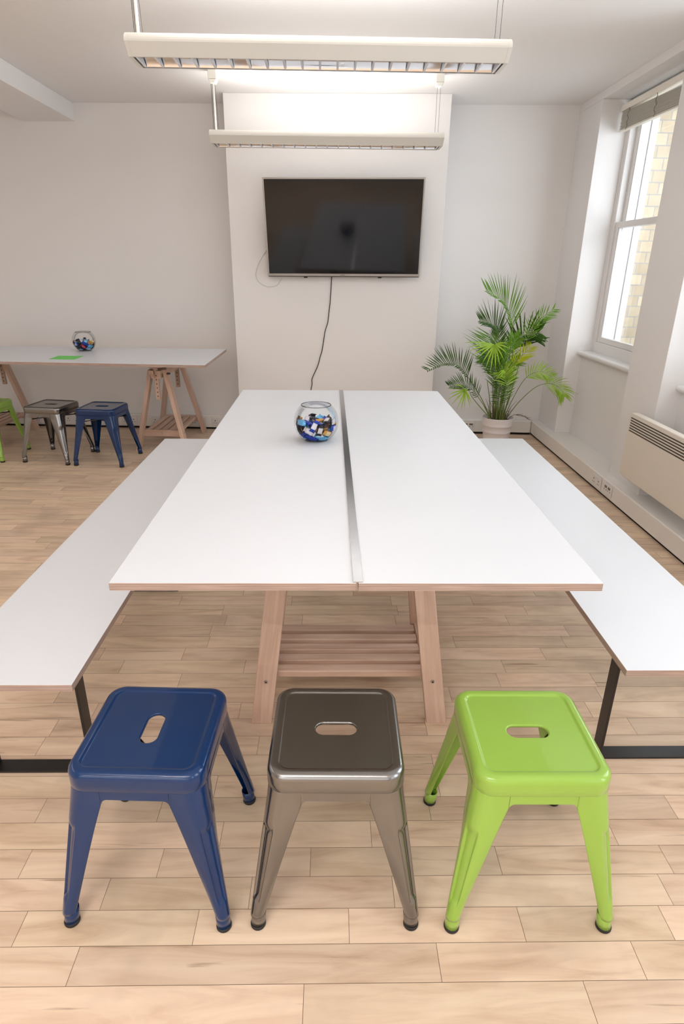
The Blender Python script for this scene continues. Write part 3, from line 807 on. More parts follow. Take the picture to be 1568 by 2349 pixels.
# ------------------------------------------------------------------ hanging lamps
def lamp(label, cx, cy, zb, hl, tilt):
    t = thing('pendant_lamp', label, 'lamp', (cx, cy, zb), 0.0, 'strip lamps hanging from the ceiling')
    t.rotation_euler = (0, tilt, 0)
    sec = [(-0.080, 0.0), (-0.130, 0.043), (-0.1305, 0.050), (-0.128, 0.058), (-0.122, 0.067), (-0.112, 0.075), (-0.100, 0.080)]
    inn = [(-0.100, 0.077), (-0.122, 0.056), (-0.124, 0.046), (-0.082, 0.010), (-0.077, 0.004)]
    bm = bmesh.new()
    for s in (1, -1):
        pr = [(s*u, v) for u, v in sec+inn]
        prism(bm, pr, -hl+0.018, hl-0.018, 'x')
    o = obj('housing', bm, M['cream'], t)
    for p in o.data.polygons: p.use_smooth = False
    for s in (-1, 1):
        bm = bmesh.new()
        pr = sec+[(-u, v) for u, v in reversed(sec)]
        prism(bm, pr, s*(hl-0.018), s*hl, 'x')
        obj('end_cap', bm, M['cream'], t, bevel=0.0015)
    # inner tray above the louvre: the tubes shine up from it
    bm = boxm(-hl+0.02, hl-0.02, -0.112, 0.112, 0.044, 0.047); obj('reflector_tray', bm, M['gloss_white'], t)
    bm = bmesh.new()
    for s in (-1, 1): tube(bm, [(-hl+0.05, s*0.05, 0.062), (hl-0.05, s*0.05, 0.062)], 0.008, 10)
    obj('fluorescent_tube', bm, M['tube'], t, smooth=True)
    # mirror louvre: curved side reflectors, cross blades, rim
    bm = bmesh.new(); K = 8
    for s in (-1, 1):
        cur = []
        for k in range(K+1):
            q = k/K; cur.append((s*(0.076-0.060*q**1.6), 0.003+0.036*math.sin(q*PI/2)))
        for (u0, z0), (u1, z1) in zip(cur, cur[1:]):
            bm.faces.new([bm.verts.new(p) for p in ((-hl+0.022, u0, z0), (hl-0.022, u0, z0), (hl-0.022, u1, z1), (-hl+0.022, u1, z1))])
    box(bm, -hl+0.022, hl-0.022, -0.016, 0.016, 0.039, 0.041)
    bmesh.ops.remove_doubles(bm, verts=bm.verts, dist=1e-5)
    o = obj('mirror_reflector', bm, M['chrome'], t, smooth=True)
    bm = bmesh.new(); nb = 20
    for k in range(nb+1):
        x = -hl+0.03+(2*hl-0.06)*k/nb
        prof = [(-0.076, 0.002), (0.076, 0.002), (0.055, 0.024), (0.016, 0.036), (-0.016, 0.036), (-0.055, 0.024)]
        a = [bm.verts.new((x-0.0045, u, v)) if v < 0.003 else bm.verts.new((x-0.0012, u, v)) for u, v in prof]
        c = [bm.verts.new((x+0.0045, u, v)) if v < 0.003 else bm.verts.new((x+0.0012, u, v)) for u, v in prof]
        for i in range(6): bm.faces.new((a[i], a[(i+1) % 6], c[(i+1) % 6], c[i]))
        bm.faces.new(a[::-1]); bm.faces.new(c)
    obj('louvre_blades', bm, M['blade'], t)
    bm = bmesh.new()
    for s in (-1, 1): box(bm, -hl+0.018, hl-0.018, s*0.079-0.0015, s*0.079+0.0015, -0.001, 0.006)
    for s in (-1, 1): box(bm, s*(hl-0.0195)-0.0015, s*(hl-0.0195)+0.0015, -0.079, 0.079, -0.001, 0.006)
    obj('louvre_rim', bm, M['alu'], t)
    # left: rigid tube and cables, right: two thin wires; ceiling blocks
    top = CEIL-zb
    def cblock(x):
        bm = bmesh.new(); w = 0.03
        hexa(bm, [(x-w*0.55, -0.028, top-0.085), (x+w*0.55, -0.028, top-0.085), (x+w*0.55, 0.028, top-0.085), (x-w*0.55, 0.028, top-0.085)],
             [(x-w, -0.035, top-0.06), (x+w, -0.035, top-0.06), (x+w, 0.035, top-0.06), (x-w, 0.035, top-0.06)])
        box(bm, x-w, x+w, -0.035, 0.035, top-0.06, top-0.001)
        return bm
    xl, xr = -hl+0.03, hl-0.04
    bm = bmesh.new(); tube(bm, [(xl, 0, 0.07), (xl, 0, top-0.07)], 0.0075, 12); obj('suspension_rod', bm, M['cream'], t, smooth=True)
    for dx, b2 in ((-0.016, 0.0), (-0.010, 0.0), (0.012, 0.03)):
        bm = bmesh.new(); tube(bm, [(xl+dx+b2*0.3, 0, 0.07), (xl+dx, 0.0, top-0.07)], 0.0011, 6); obj('suspension_wire', bm, M['steel_dark'], t)
    for dx in (-0.011, 0.011):
        bm = bmesh.new(); tube(bm, [(xr+dx, 0, 0.07), (xr+dx*1.05, 0, top-0.07)], 0.0011, 6); obj('suspension_wire', bm, M['steel_dark'], t)
    for x in (xl, xr): obj('ceiling_block', cblock(x), M['cream'], t, bevel=0.005)
    bm = bmesh.new()
    for x in (xl, xr): box(bm, x-0.02, x+0.02, -0.112, 0.112, 0.068, 0.072)
    obj('cross_strap', bm, M['cream'], t)
    return t
lamp('long cream strip lamp with mirror louvre, hanging nearest the camera', -0.055, 3.24, 2.366, 0.82, 0.0)
lamp('long cream strip lamp with mirror louvre, hanging in front of the chimney breast', -0.034, 5.05, 2.336, 0.825, -0.002)

# ------------------------------------------------------------------ venetian blind
t = thing('venetian_blind', 'cream venetian blind pulled up unevenly at the top of the far window', 'blind', (2.215, 4.815, 2.52))
bm = boxm(-0.02, 0.03, -0.575, 0.568, 0.125, 0.165); obj('headrail', bm, M['blind'], t, bevel=0.002)
bm = bmesh.new()
def zlow(y): return 0.005+0.012*(y+0.57)/1.14*-1.0
ns = 24
for k in range(ns):
    f = k/(ns-1)
    for y0, y1 in ((-0.56, 0.56),):
        # slats fan: packed at the bottom, looser at the near end
        za = -0.012+f*0.100; zc = 0.002+f*0.118
        jx = rnd.uniform(-0.003, 0.003)
        hexa(bm, [(-0.014+jx, y0, za), (0.022+jx, y0, za+0.002), (0.022+jx, y1, zc+0.002), (-0.014+jx, y1, zc)],
             [(-0.014+jx, y0, za+0.0014), (0.022+jx, y0, za+0.0034), (0.022+jx, y1, zc+0.0034), (-0.014+jx, y1, zc+0.0014)])
obj('slats', bm, M['blind'], t)
bm = bmesh.new()
hexa(bm, [(-0.016, -0.562, -0.024), (0.024, -0.562, -0.024), (0.024, 0.562, -0.010), (-0.016, 0.562, -0.010)], [(-0.016, -0.562, -0.013), (0.024, -0.562, -0.013), (0.024, 0.562, 0.001), (-0.016, 0.562, 0.001)])
obj('bottom_rail', bm, plain('blind_rail', s2l(236, 230, 214), 0.4), t, bevel=0.002)
for y in (0.42, 0.0, -0.42):
    bm = bmesh.new(); pts = []
    for k in range(20):
        f = k/19; pts.append((-0.019+0.004*math.sin(f*17), y+0.007*math.sin(f*11+y*9), 0.125-f*0.14))
    tube(bm, pts, 0.0016, 6); pts2 = [(p[0]-0.001, y+0.008*math.cos(i*0.9), p[2]) for i, p in enumerate(pts)]; tube(bm, pts2, 0.0013, 6)
    obj('ladder_cord', bm, M['cord'], t)

# ------------------------------------------------------------------ potted palm
PX, PY_ = 1.525, 5.42
t = thing('potted_palm', 'green areca palm in a white ridged pot in the corner by the window', 'plant', (PX, PY_, 0))
bm = bmesh.new()
prof = [(0.0, 0.0), (0.104, 0.0), (0.108, 0.004)]
zz = [0.075, 0.145, 0.205]
z = 0.004
for zr in zz:
    prof += [(0.108+zr*0.118-0.0005, zr-0.002), (0.108+zr*0.118+0.0022, zr), (0.108+zr*0.118+0.0005, zr+0.003)]
prof += [(0.140, 0.270), (0.1415, 0.276), (0.138, 0.278), (0.134, 0.274), (0.132, 0.235), (0.0, 0.235)]
lathe(bm, prof, 64); obj('pot', bm, M['pot'], t, smooth=True)
bm = bmesh.new()
for i in range(1): lathe(bm, [(0.0, 0.243), (0.06, 0.246), (0.11, 0.242), (0.1315, 0.238)], 40)
obj('soil', bm, M['soil'], t)
pr_ = random.Random(11)
def frond(pts, mat, start, ll, wd, up=(0, 0, 1), fwd=0.5, droop=0.25, n=26, side=(1, 1), stemr=0.0042, tipmat=None, blunt=False, face=None):
    """rachis through world points; leaflets leave it on both sides from fraction `start`"""
    P = crom([(p[0]-PX, p[1]-PY_, p[2]) for p in pts], 12); m = len(P)
    bm = bmesh.new()
    tube(bm, P, [stemr*(1-0.8*i/(m-1)) for i in range(m)], 7, mi=1)
    for j in range(n):
        f = start+(1-start)*(j+0.5)/n
        fi = f*(m-1); i0 = min(int(fi), m-2); p = P[i0].lerp(P[i0+1], fi-i0)
        tg = (P[i0+1]-P[i0]).normalized()
        fv = Vector(face) if face else Vector((0.1, -1, 0.25))
        sd = tg.cross(fv).normalized()
        g = (f-start)/(1-start)
        L0 = ll*(0.55+0.75*math.sin(PI*min(1, 0.18+0.75*g)))*(1-0.35*g)
        for sgn, amt in ((1, side[0]), (-1, side[1])):
            if amt <= 0: continue
            if pr_.random() < 0.05: continue
            L = L0*amt*pr_.uniform(0.85, 1.12)
            fw = fwd+0.5*g+pr_.uniform(-0.12, 0.12)
            d = (sd*sgn+tg*fw+fv*pr_.uniform(-0.05, 0.42)+Vector(up)*0.1).normalized()
            K = 5; w0 = 1.35*wd*pr_.uniform(0.8, 1.15)
            wn = d.cross(fv); wn = wn.normalized() if wn.length > 1e-3 else sd
            wn = (wn+fv*pr_.uniform(-0.35, 0.35)).normalized()
            prev = None; q = p.copy()
            for k in range(K+1):
                s = k/K
                pos = p+d*(L*s)+Vector((0, 0, -1))*(droop*L*s*s)
                ww = w0*(0.45+1.0*s if s < 0.35 else (0.9*(1-((s-0.35)/0.65)**1.5)+(0.35 if blunt else 0.03)))
                a, c = bm.verts.new(pos+wn*ww*0.5), bm.verts.new(pos-wn*ww*0.5)
                if prev: bm.faces.new((prev[0], prev[1], c, a)).material_index = 0
                prev = (a, c)
    return obj('frond', bm, [mat, M['stem']], t, smooth=True)
_F = 1387.0
B0 = 0.25
def W3(x, z, dy): return (x, PY_+dy, z)
FR = [
 # pts (x, z, dy), material, start, leaflet length, width, options
 ([(1.53, B0, 0), (1.555, 0.65, 0.0), (1.565, 0.93, -0.02), (1.535, 1.12, -0.05), (1.44, 1.27, -0.10), (1.27, 1.36, -0.16)], 'mid', 0.52, 0.20, 0.0075, dict(side=(1.25, 0.3), fwd=1.25, droop=-0.02, n=26)),
 ([(1.50, B0, -0.02), (1.50, 0.7, -0.06), (1.43, 0.98, -0.10), (1.36, 1.09, -0.14), (1.23, 1.13, -0.2)], 'dark', 0.50, 0.19, 0.0070, dict(side=(1.1, 0.5), fwd=1.1, droop=0.0, n=22)),
 ([(1.48, B0, 0.0), (1.46, 0.62, -0.03), (1.42, 0.86, -0.06), (1.36, 1.01, -0.08)], 'mid', 0.42, 0.25, 0.0065, dict(side=(0.6, 1.25), fwd=0.55, droop=-0.03, n=20)),
 ([(1.49, B0, -0.03), (1.46, 0.58, -0.08), (1.39, 0.78, -0.14), (1.27, 0.91, -0.2)], 'dark', 0.50, 0.15, 0.0065, dict(fwd=0.7, n=18)),
 ([(1.57, B0, 0.0), (1.64, 0.62, 0.0), (1.70, 0.90, 0.02), (1.76, 1.10, 0.0), (1.90, 1.215, -0.02)], 'mid', 0.55, 0.13, 0.0075, dict(side=(1.0, 1.0), fwd=0.7, droop=0.02, n=20, face=(0.1, -1, 0.1))),
 ([(1.56, B0, 0.05), (1.60, 0.62, 0.1), (1.63, 0.83, 0.12), (1.69, 0.98, 0.08), (1.80, 1.02, 0.0)], 'dark', 0.55, 0.21, 0.0105, dict(fwd=0.45, droop=0.0, n=20, blunt=True)),
 ([(1.53, B0, -0.02), (1.55, 0.6, -0.06), (1.58, 0.78, -0.15), (1.66, 0.93, -0.28)], 'yellow', 0.62, 0.13, 0.0095, dict(fwd=0.9, droop=0.05, n=12)),
 ([(1.46, B0, -0.03), (1.33, 0.46, -0.12), (1.185, 0.65, -0.20), (1.075, 0.765, -0.24), (0.945, 0.79, -0.28), (0.80, 0.735, -0.32)], 'dark', 0.42, 0.145, 0.0080, dict(side=(1.15, 0.25), fwd=0.6, droop=0.0, n=26)),
 ([(1.45, B0, -0.05), (1.34, 0.42, -0.14), (1.17, 0.595, -0.24), (0.99, 0.61, -0.32)], 'dark', 0.45, 0.125, 0.0070, dict(side=(1.1, 0.5), fwd=0.75, droop=0.02, n=22)),
 ([(1.57, B0, -0.02), (1.63, 0.46, -0.05), (1.71, 0.64, -0.08), (1.82, 0.70, -0.10), (1.93, 0.66, -0.12)], 'light', 0.50, 0.13, 0.0080, dict(side=(0.9, 0.9), fwd=0.6, droop=0.12, n=16)),
 ([(1.58, B0, -0.03), (1.68, 0.44, -0.09), (1.80, 0.58, -0.14), (1.91, 0.61, -0.18), (1.98, 0.57, -0.24), (2.00, 0.52, -0.28)], 'light', 0.48, 0.15, 0.0070, dict(side=(0.9, 0.9), fwd=0.85, droop=0.30, n=18)),
 ([(1.53, B0, -0.02), (1.535, 0.55, -0.06), (1.53, 0.78, -0.08), (1.56, 1.02, -0.10)], 'mid', 0.35, 0.17, 0.0085, dict(fwd=1.1, droop=0.03, n=24)),
 ([(1.50, B0, 0.02), (1.49, 0.5, 0.02), (1.47, 0.72, 0.0), (1.46, 0.92, -0.02)], 'mid', 0.35, 0.16, 0.0075, dict(fwd=1.0, droop=0.08, n=20)),
 ([(1.54, B0, -0.08), (1.53, 0.46, -0.14), (1.50, 0.68, -0.20), (1.46, 0.74, -0.26)], 'light', 0.50, 0.16, 0.0080, dict(fwd=0.6, droop=0.18, n=18)),
 ([(1.49, B0, -0.08), (1.48, 0.42, -0.12), (1.47, 0.56, -0.14), (1.44, 0.66, -0.16)], 'dark', 0.30, 0.11, 0.0070, dict(fwd=0.4, droop=0.3, n=18)),
 ([(1.55, B0, 0.03), (1.56, 0.5, 0.05), (1.57, 0.70, 0.04), (1.66, 0.80, 0.0)], 'mid', 0.40, 0.14, 0.0085, dict(fwd=0.6, droop=0.05, n=18)),
 ([(1.52, B0, 0.05), (1.50, 0.55, 0.08), (1.45, 0.76, 0.06), (1.35, 0.84, 0.02)], 'mid', 0.45, 0.17, 0.0070, dict(fwd=0.5, droop=0.15, n=20)),
 ([(1.52, B0, 0.03), (1.53, 0.6, 0.05), (1.56, 0.80, 0.06), (1.61, 0.92, 0.05), (1.65, 0.97, 0.03)], 'mid', 0.45, 0.11, 0.0075, dict(fwd=0.9, droop=0.02, n=18)),
 ([(1.50, B0, 0.0), (1.47, 0.55, -0.02), (1.40, 0.74, -0.06), (1.29, 0.83, -0.1)], 'mid', 0.45, 0.16, 0.0075, dict(fwd=0.9, droop=0.05, n=20)),
 ([(1.51, B0, 0.04), (1.50, 0.62, 0.06), (1.48, 0.85, 0.05), (1.46, 1.04, 0.03)], 'dark', 0.42, 0.17, 0.0075, dict(fwd=1.0, droop=0.03, n=22)),
 ([(1.54, B0, -0.04), (1.55, 0.42, -0.06), (1.55, 0.56, -0.08), (1.58, 0.66, -0.1)], 'mid', 0.35, 0.11, 0.0075, dict(fwd=0.7, droop=0.1, n=18)),
]
for pts, mt, st_, ll, wd, op in FR:
    frond([W3(*p) for p in pts], M['leaf_'+mt], st_, ll, wd, **op)
def fan(pts, mat, targets, wd, spread=0.25):
    """frond seen end-on: leaflets leave the last stretch of the stem and arch to their own tips"""
    P = crom([(p[0]-PX, p[1]-PY_, p[2]) for p in pts], 12); m = len(P); bm = bmesh.new()
    tube(bm, P, [0.0042*(1-0.8*i/(m-1)) for i in range(m)], 7, mi=1)
    for j, (x, z, dy) in enumerate(targets):
        i0 = min(m-1, int((m-1)*(1-spread*(1-j/len(targets))))); p = P[i0]; q = Vector((x-PX, dy, z))
        mid = p.lerp(q, 0.5)+Vector((0, 0, 0.02)); d = (q-p).normalized()
        wn = d.cross(Vector((0.0, -1, 0.3))).normalized(); prev = None; K = 7
        for k in range(K+1):
            f = k/K; pos = p*(1-f)**2+mid*2*f*(1-f)+q*f*f
            ww = wd*(0.45+1.6*f if f < 0.35 else 1.0*(1-((f-0.35)/0.65)**1.6)+0.03)
            a, c = bm.verts.new(pos+wn*ww*0.5), bm.verts.new(pos-wn*ww*0.5)
            if prev: bm.faces.new((prev[0], prev[1], c, a)).material_index = 0
            prev = (a, c)
    return obj('frond', bm, [mat, M['stem']], t, smooth=True)
fan([(1.510, 5.370, 0.250), (1.500, 5.320, 0.600), (1.365, 5.200, 0.907), (1.346, 5.100, 0.954)], M["leaf_light"], [(1.105, 0.932, -0.36), (1.077, 0.97, -0.36), (1.123, 0.901, -0.36), (1.148, 0.863, -0.36), (1.193, 0.839, -0.36), (1.24, 0.797, -0.36), (1.276, 0.762, -0.36), (1.319, 0.737, -0.36), (1.361, 0.748, -0.36), (1.394, 0.784, -0.36), (1.421, 0.834, -0.36), (1.44, 0.883, -0.36), (1.457, 0.925, -0.36), (1.445, 0.966, -0.36)], 0.0135, 0.12)
fan([(1.460, 5.350, 0.250), (1.241, 5.240, 0.475), (1.181, 5.170, 0.556), (1.111, 5.120, 0.599)], M["leaf_light"], [(0.971, 0.583, -0.3), (0.997, 0.535, -0.3), (0.99, 0.487, -0.3), (1.03, 0.446, -0.3), (1.078, 0.404, -0.3), (1.116, 0.401, -0.3), (1.145, 0.412, -0.3), (1.193, 0.424, -0.3), (1.206, 0.451, -0.3), (1.035, 0.613, -0.3)], 0.0115, 0.3)
# bare green canes and dry brown stalks round the base
for k in range(10):
    a = pr_.uniform(0, 2*PI); r = pr_.uniform(0.01, 0.075)
    p0 = Vector((r*math.cos(a), r*math.sin(a), 0.235)); h = pr_.uniform(0.2, 0.42)
    bm = bmesh.new(); tube(bm, crom([p0, p0+Vector((r*0.3*math.cos(a), r*0.3*math.sin(a), h*0.5)), p0+Vector((r*0.9*math.cos(a), r*0.9*math.sin(a), h))], 6), [0.0055-0.003*i/12 for i in range(13)], 7)
    obj('cane', bm, M['stem'], t, smooth=True)
for k in range(34):
    a = pr_.uniform(0, 2*PI); r = pr_.uniform(0.01, 0.095); out = pr_.uniform(0.1, 0.9)
    p0 = Vector((r*math.cos(a), r*math.sin(a), 0.235)); h = pr_.uniform(0.08, 0.22)
    d = Vector((math.cos(a), math.sin(a), 0))
    bm = bmesh.new(); P = crom([p0, p0+d*out*0.03+Vector((0, 0, h*0.6)), p0+d*out*0.11+Vector((0, 0, h))], 5)
    tube(bm, P, [0.0045*(1-0.85*i/(len(P)-1)) for i in range(len(P))], 5)
    obj('dry_stalk', bm, M['dry'], t)
for sgn, dz in ((1, 0.0),):
    bm = bmesh.new(); P = crom([(0.06, -0.05, 0.25), (0.12, -0.09, 0.315), (0.19, -0.12, 0.31), (0.25, -0.14, 0.285)], 8)
    tube(bm, P, 0.0022, 5)
    for k in range(14):
        p = P[8+k]; tube(bm, [p, p+Vector((pr_.uniform(0.02, 0.06), pr_.uniform(-0.02, 0.02), pr_.uniform(-0.03, 0.01)))], [0.002, 0.0004], 4)
    obj('dry_stalk', bm, M['dry'], t)

# ------------------------------------------------------------------ bowls
def bowl(label, loc):
    R, zc = 0.0985, 0.083
    prof = []
    a0 = math.radians(-57); a1 = math.radians(49)
    prof.append((0.0, 0.0025)); prof.append((R*math.cos(a0)*0.93, 0.0025))
    for k in range(29):
        a = a0+(a1-a0)*k/28; prof.append((R*math.cos(a), zc+R*math.sin(a)))
    bm = bmesh.new(); lathe(bm, prof, 64)
    o = obj('glass_bowl', bm, M['bowl_glass'], smooth=True, loc=loc); tag(o, label, 'bowl')
    # thickened rim
    bm = bmesh.new(); rt, zt = prof[-1]
    lathe(bm, [(rt-0.0012, zt-0.001), (rt+0.0016, zt-0.001), (rt+0.0020, zt+0.001), (rt, zt+0.0026), (rt-0.0016, zt+0.001), (rt-0.0012, zt-0.001)], 64)
    obj('rim', bm, thin_glass('rim_glass', edge=(0.28, 0.30, 0.32), gloss=0.9, face=(0.62, 0.64, 0.66)), o, smooth=True)
    bm = bmesh.new(); lathe(bm, [(0.0, 0.0004), (0.047, 0.0004), (0.052, 0.002), (0.0505, 0.0035), (0.0, 0.003)], 48)
    obj('base', bm, thin_glass('base_glass', edge=(0.35, 0.36, 0.38), gloss=0.6, face=(0.8, 0.82, 0.84)), o, smooth=True)
    return o
BL1 = Vector((-0.0655, 2.635, TZ+0.0006)); BL2 = Vector((-2.176, 5.535, TZ+0.0006))
bowl('round glass bowl of wrapped sweets on the main table', BL1)
bowl('round glass bowl of wrapped sweets on the side table by the wall', BL2)
# wrapped sweets: rest poses (x, y, z, quaternion) inside the bowl
SW1 = [(-0.0747,0.0270,0.0476,0.71,0.44,0.32,0.46),(0.0548,-0.0491,0.0372,0.30,0.24,-0.42,-0.82),(0.0645,0.0369,0.0381,0.17,0.47,0.16,-0.85),(-0.0014,0.0654,0.0265,0.25,-0.56,-0.73,-0.29),(-0.0309,-0.0787,0.0634,0.54,0.51,-0.60,0.29),(-0.0001,0.0844,0.0619,0.08,0.05,0.62,-0.78),(0.0089,-0.0772,0.0445,0.07,0.22,-0.82,0.52),(0.0802,0.0074,0.0662,0.73,0.12,0.66,0.13),(0.0266,0.0646,0.0312,0.42,-0.67,0.60,0.14),(0.0363,0.0174,0.0127,0.00,-0.76,0.65,0.00),(-0.0498,-0.0389,0.0238,0.91,-0.29,0.27,-0.16),(-0.0367,0.0464,0.0197,0.91,0.33,0.16,0.21),(-0.0316,0.0143,0.0126,0.00,-1.00,-0.08,0.00),(0.0457,-0.0306,0.0177,0.27,0.90,0.33,0.14),(-0.0586,0.0086,0.0272,0.01,-0.72,-0.69,-0.07),(0.0453,0.0699,0.0584,0.59,-0.57,0.57,0.11),(-0.0276,-0.0122,0.0127,0.00,1.00,0.08,0.00),(-0.0006,-0.0513,0.0165,0.30,0.94,-0.16,-0.05),(0.0426,0.0535,0.0739,0.46,-0.76,-0.05,-0.45),(0.0098,0.0134,0.0127,0.76,-0.00,-0.00,-0.65),(0.0321,-0.0357,0.0336,0.23,0.92,0.24,0.22),(0.0700,-0.0042,0.0321,0.83,0.13,-0.43,-0.32),(-0.0314,0.0099,0.0292,0.01,-0.69,0.72,0.01),(-0.0025,0.0616,0.0477,0.01,-0.03,0.91,0.42),(0.0497,0.0356,0.0473,0.09,0.45,0.20,-0.87),(0.0447,-0.0720,0.0630,0.15,-0.26,0.73,-0.61),(0.0023,0.0429,0.0287,0.91,0.42,-0.05,0.01),(-0.0211,-0.0609,0.0357,0.92,0.38,0.01,-0.12),(0.0123,0.0123,0.0289,0.00,0.18,-0.98,0.00),(-0.0573,-0.0225,0.0417,0.94,-0.32,0.05,-0.10),(0.0797,-0.0309,0.0675,0.39,0.39,-0.50,-0.67),(-0.0798,0.0277,0.0855,0.13,0.77,-0.09,0.62),(0.0583,-0.0041,0.0437,0.42,0.40,0.80,0.17),(-0.0211,0.0399,0.0460,0.85,0.47,-0.13,-0.22),(-0.0187,-0.0363,0.0302,0.31,0.95,-0.08,-0.03),(-0.0461,0.0667,0.0513,0.43,-0.82,0.09,0.36),(0.0224,-0.0165,0.0212,0.32,0.06,0.29,-0.90),(0.0156,0.0162,0.0453,0.77,-0.00,0.00,0.63),(-0.0293,0.0258,0.0611,0.93,-0.23,0.09,-0.26),(-0.0537,0.0142,0.0461,0.04,0.83,0.56,0.03),(-0.0743,0.0019,0.0657,0.57,-0.66,-0.43,0.22),(0.0490,-0.0680,0.0901,0.31,0.23,-0.64,-0.67),(0.0042,-0.0226,0.0410,0.12,-0.01,0.14,0.98),(-0.0257,-0.0021,0.0481,0.84,-0.04,0.07,0.53),(-0.0008,-0.0731,0.0677,0.28,0.63,-0.67,0.27),(-0.0347,-0.0520,0.0641,0.60,0.70,-0.25,-0.28),(0.0614,-0.0193,0.0817,0.70,-0.20,-0.62,0.30),(0.0489,0.0084,0.0569,0.93,-0.10,-0.36,-0.05),(0.0242,-0.0157,0.0620,0.04,0.03,0.69,0.72),(0.0358,-0.0531,0.0550,0.16,0.24,-0.46,-0.84),(-0.0466,0.0711,0.0867,0.72,-0.59,-0.03,0.36),(0.0731,0.0465,0.0768,0.62,-0.62,0.39,-0.28),(-0.0056,-0.0437,0.0558,0.05,0.06,0.66,0.75),(-0.0073,-0.0552,0.0810,0.15,-0.15,0.04,-0.97),(-0.0540,-0.0078,0.0657,0.27,-0.83,-0.46,0.16),(-0.0480,0.0515,0.0747,0.62,-0.72,-0.14,0.26),(-0.0859,-0.0114,0.0907,0.55,0.51,-0.46,-0.47),(-0.0348,-0.0014,0.0761,0.32,-0.47,-0.82,-0.00),(-0.0152,-0.0296,0.0726,0.41,0.83,0.29,-0.23),(0.0246,0.0405,0.0642,0.26,0.23,0.86,0.38),(-0.0655,-0.0451,0.0551,0.69,-0.60,0.41,-0.07),(-0.0518,-0.0641,0.0803,0.41,-0.77,-0.21,-0.43),(-0.0616,-0.0197,0.0867,0.78,-0.01,-0.03,-0.63),(0.0302,-0.0380,0.0756,0.34,-0.65,0.30,0.61),(0.0016,0.0649,0.0749,0.02,0.15,-0.20,-0.97),(0.0208,0.0679,0.0949,0.61,-0.21,-0.07,-0.76),(0.0377,0.0038,0.0765,0.87,-0.00,-0.48,-0.06),(0.0050,0.0124,0.0881,0.29,0.84,-0.42,-0.19),(0.0331,-0.0598,0.0818,0.71,-0.58,-0.34,0.18),(0.0160,0.0333,0.0783,0.30,0.03,0.93,0.23),(-0.0211,0.0438,0.0847,0.17,-0.40,0.90,0.08),(0.0131,-0.0702,0.0981,0.04,0.94,0.29,0.17),(-0.0022,0.0075,0.0709,0.31,0.01,-0.95,0.01),(0.0005,-0.0213,0.0882,0.41,0.91,-0.09,-0.02)]
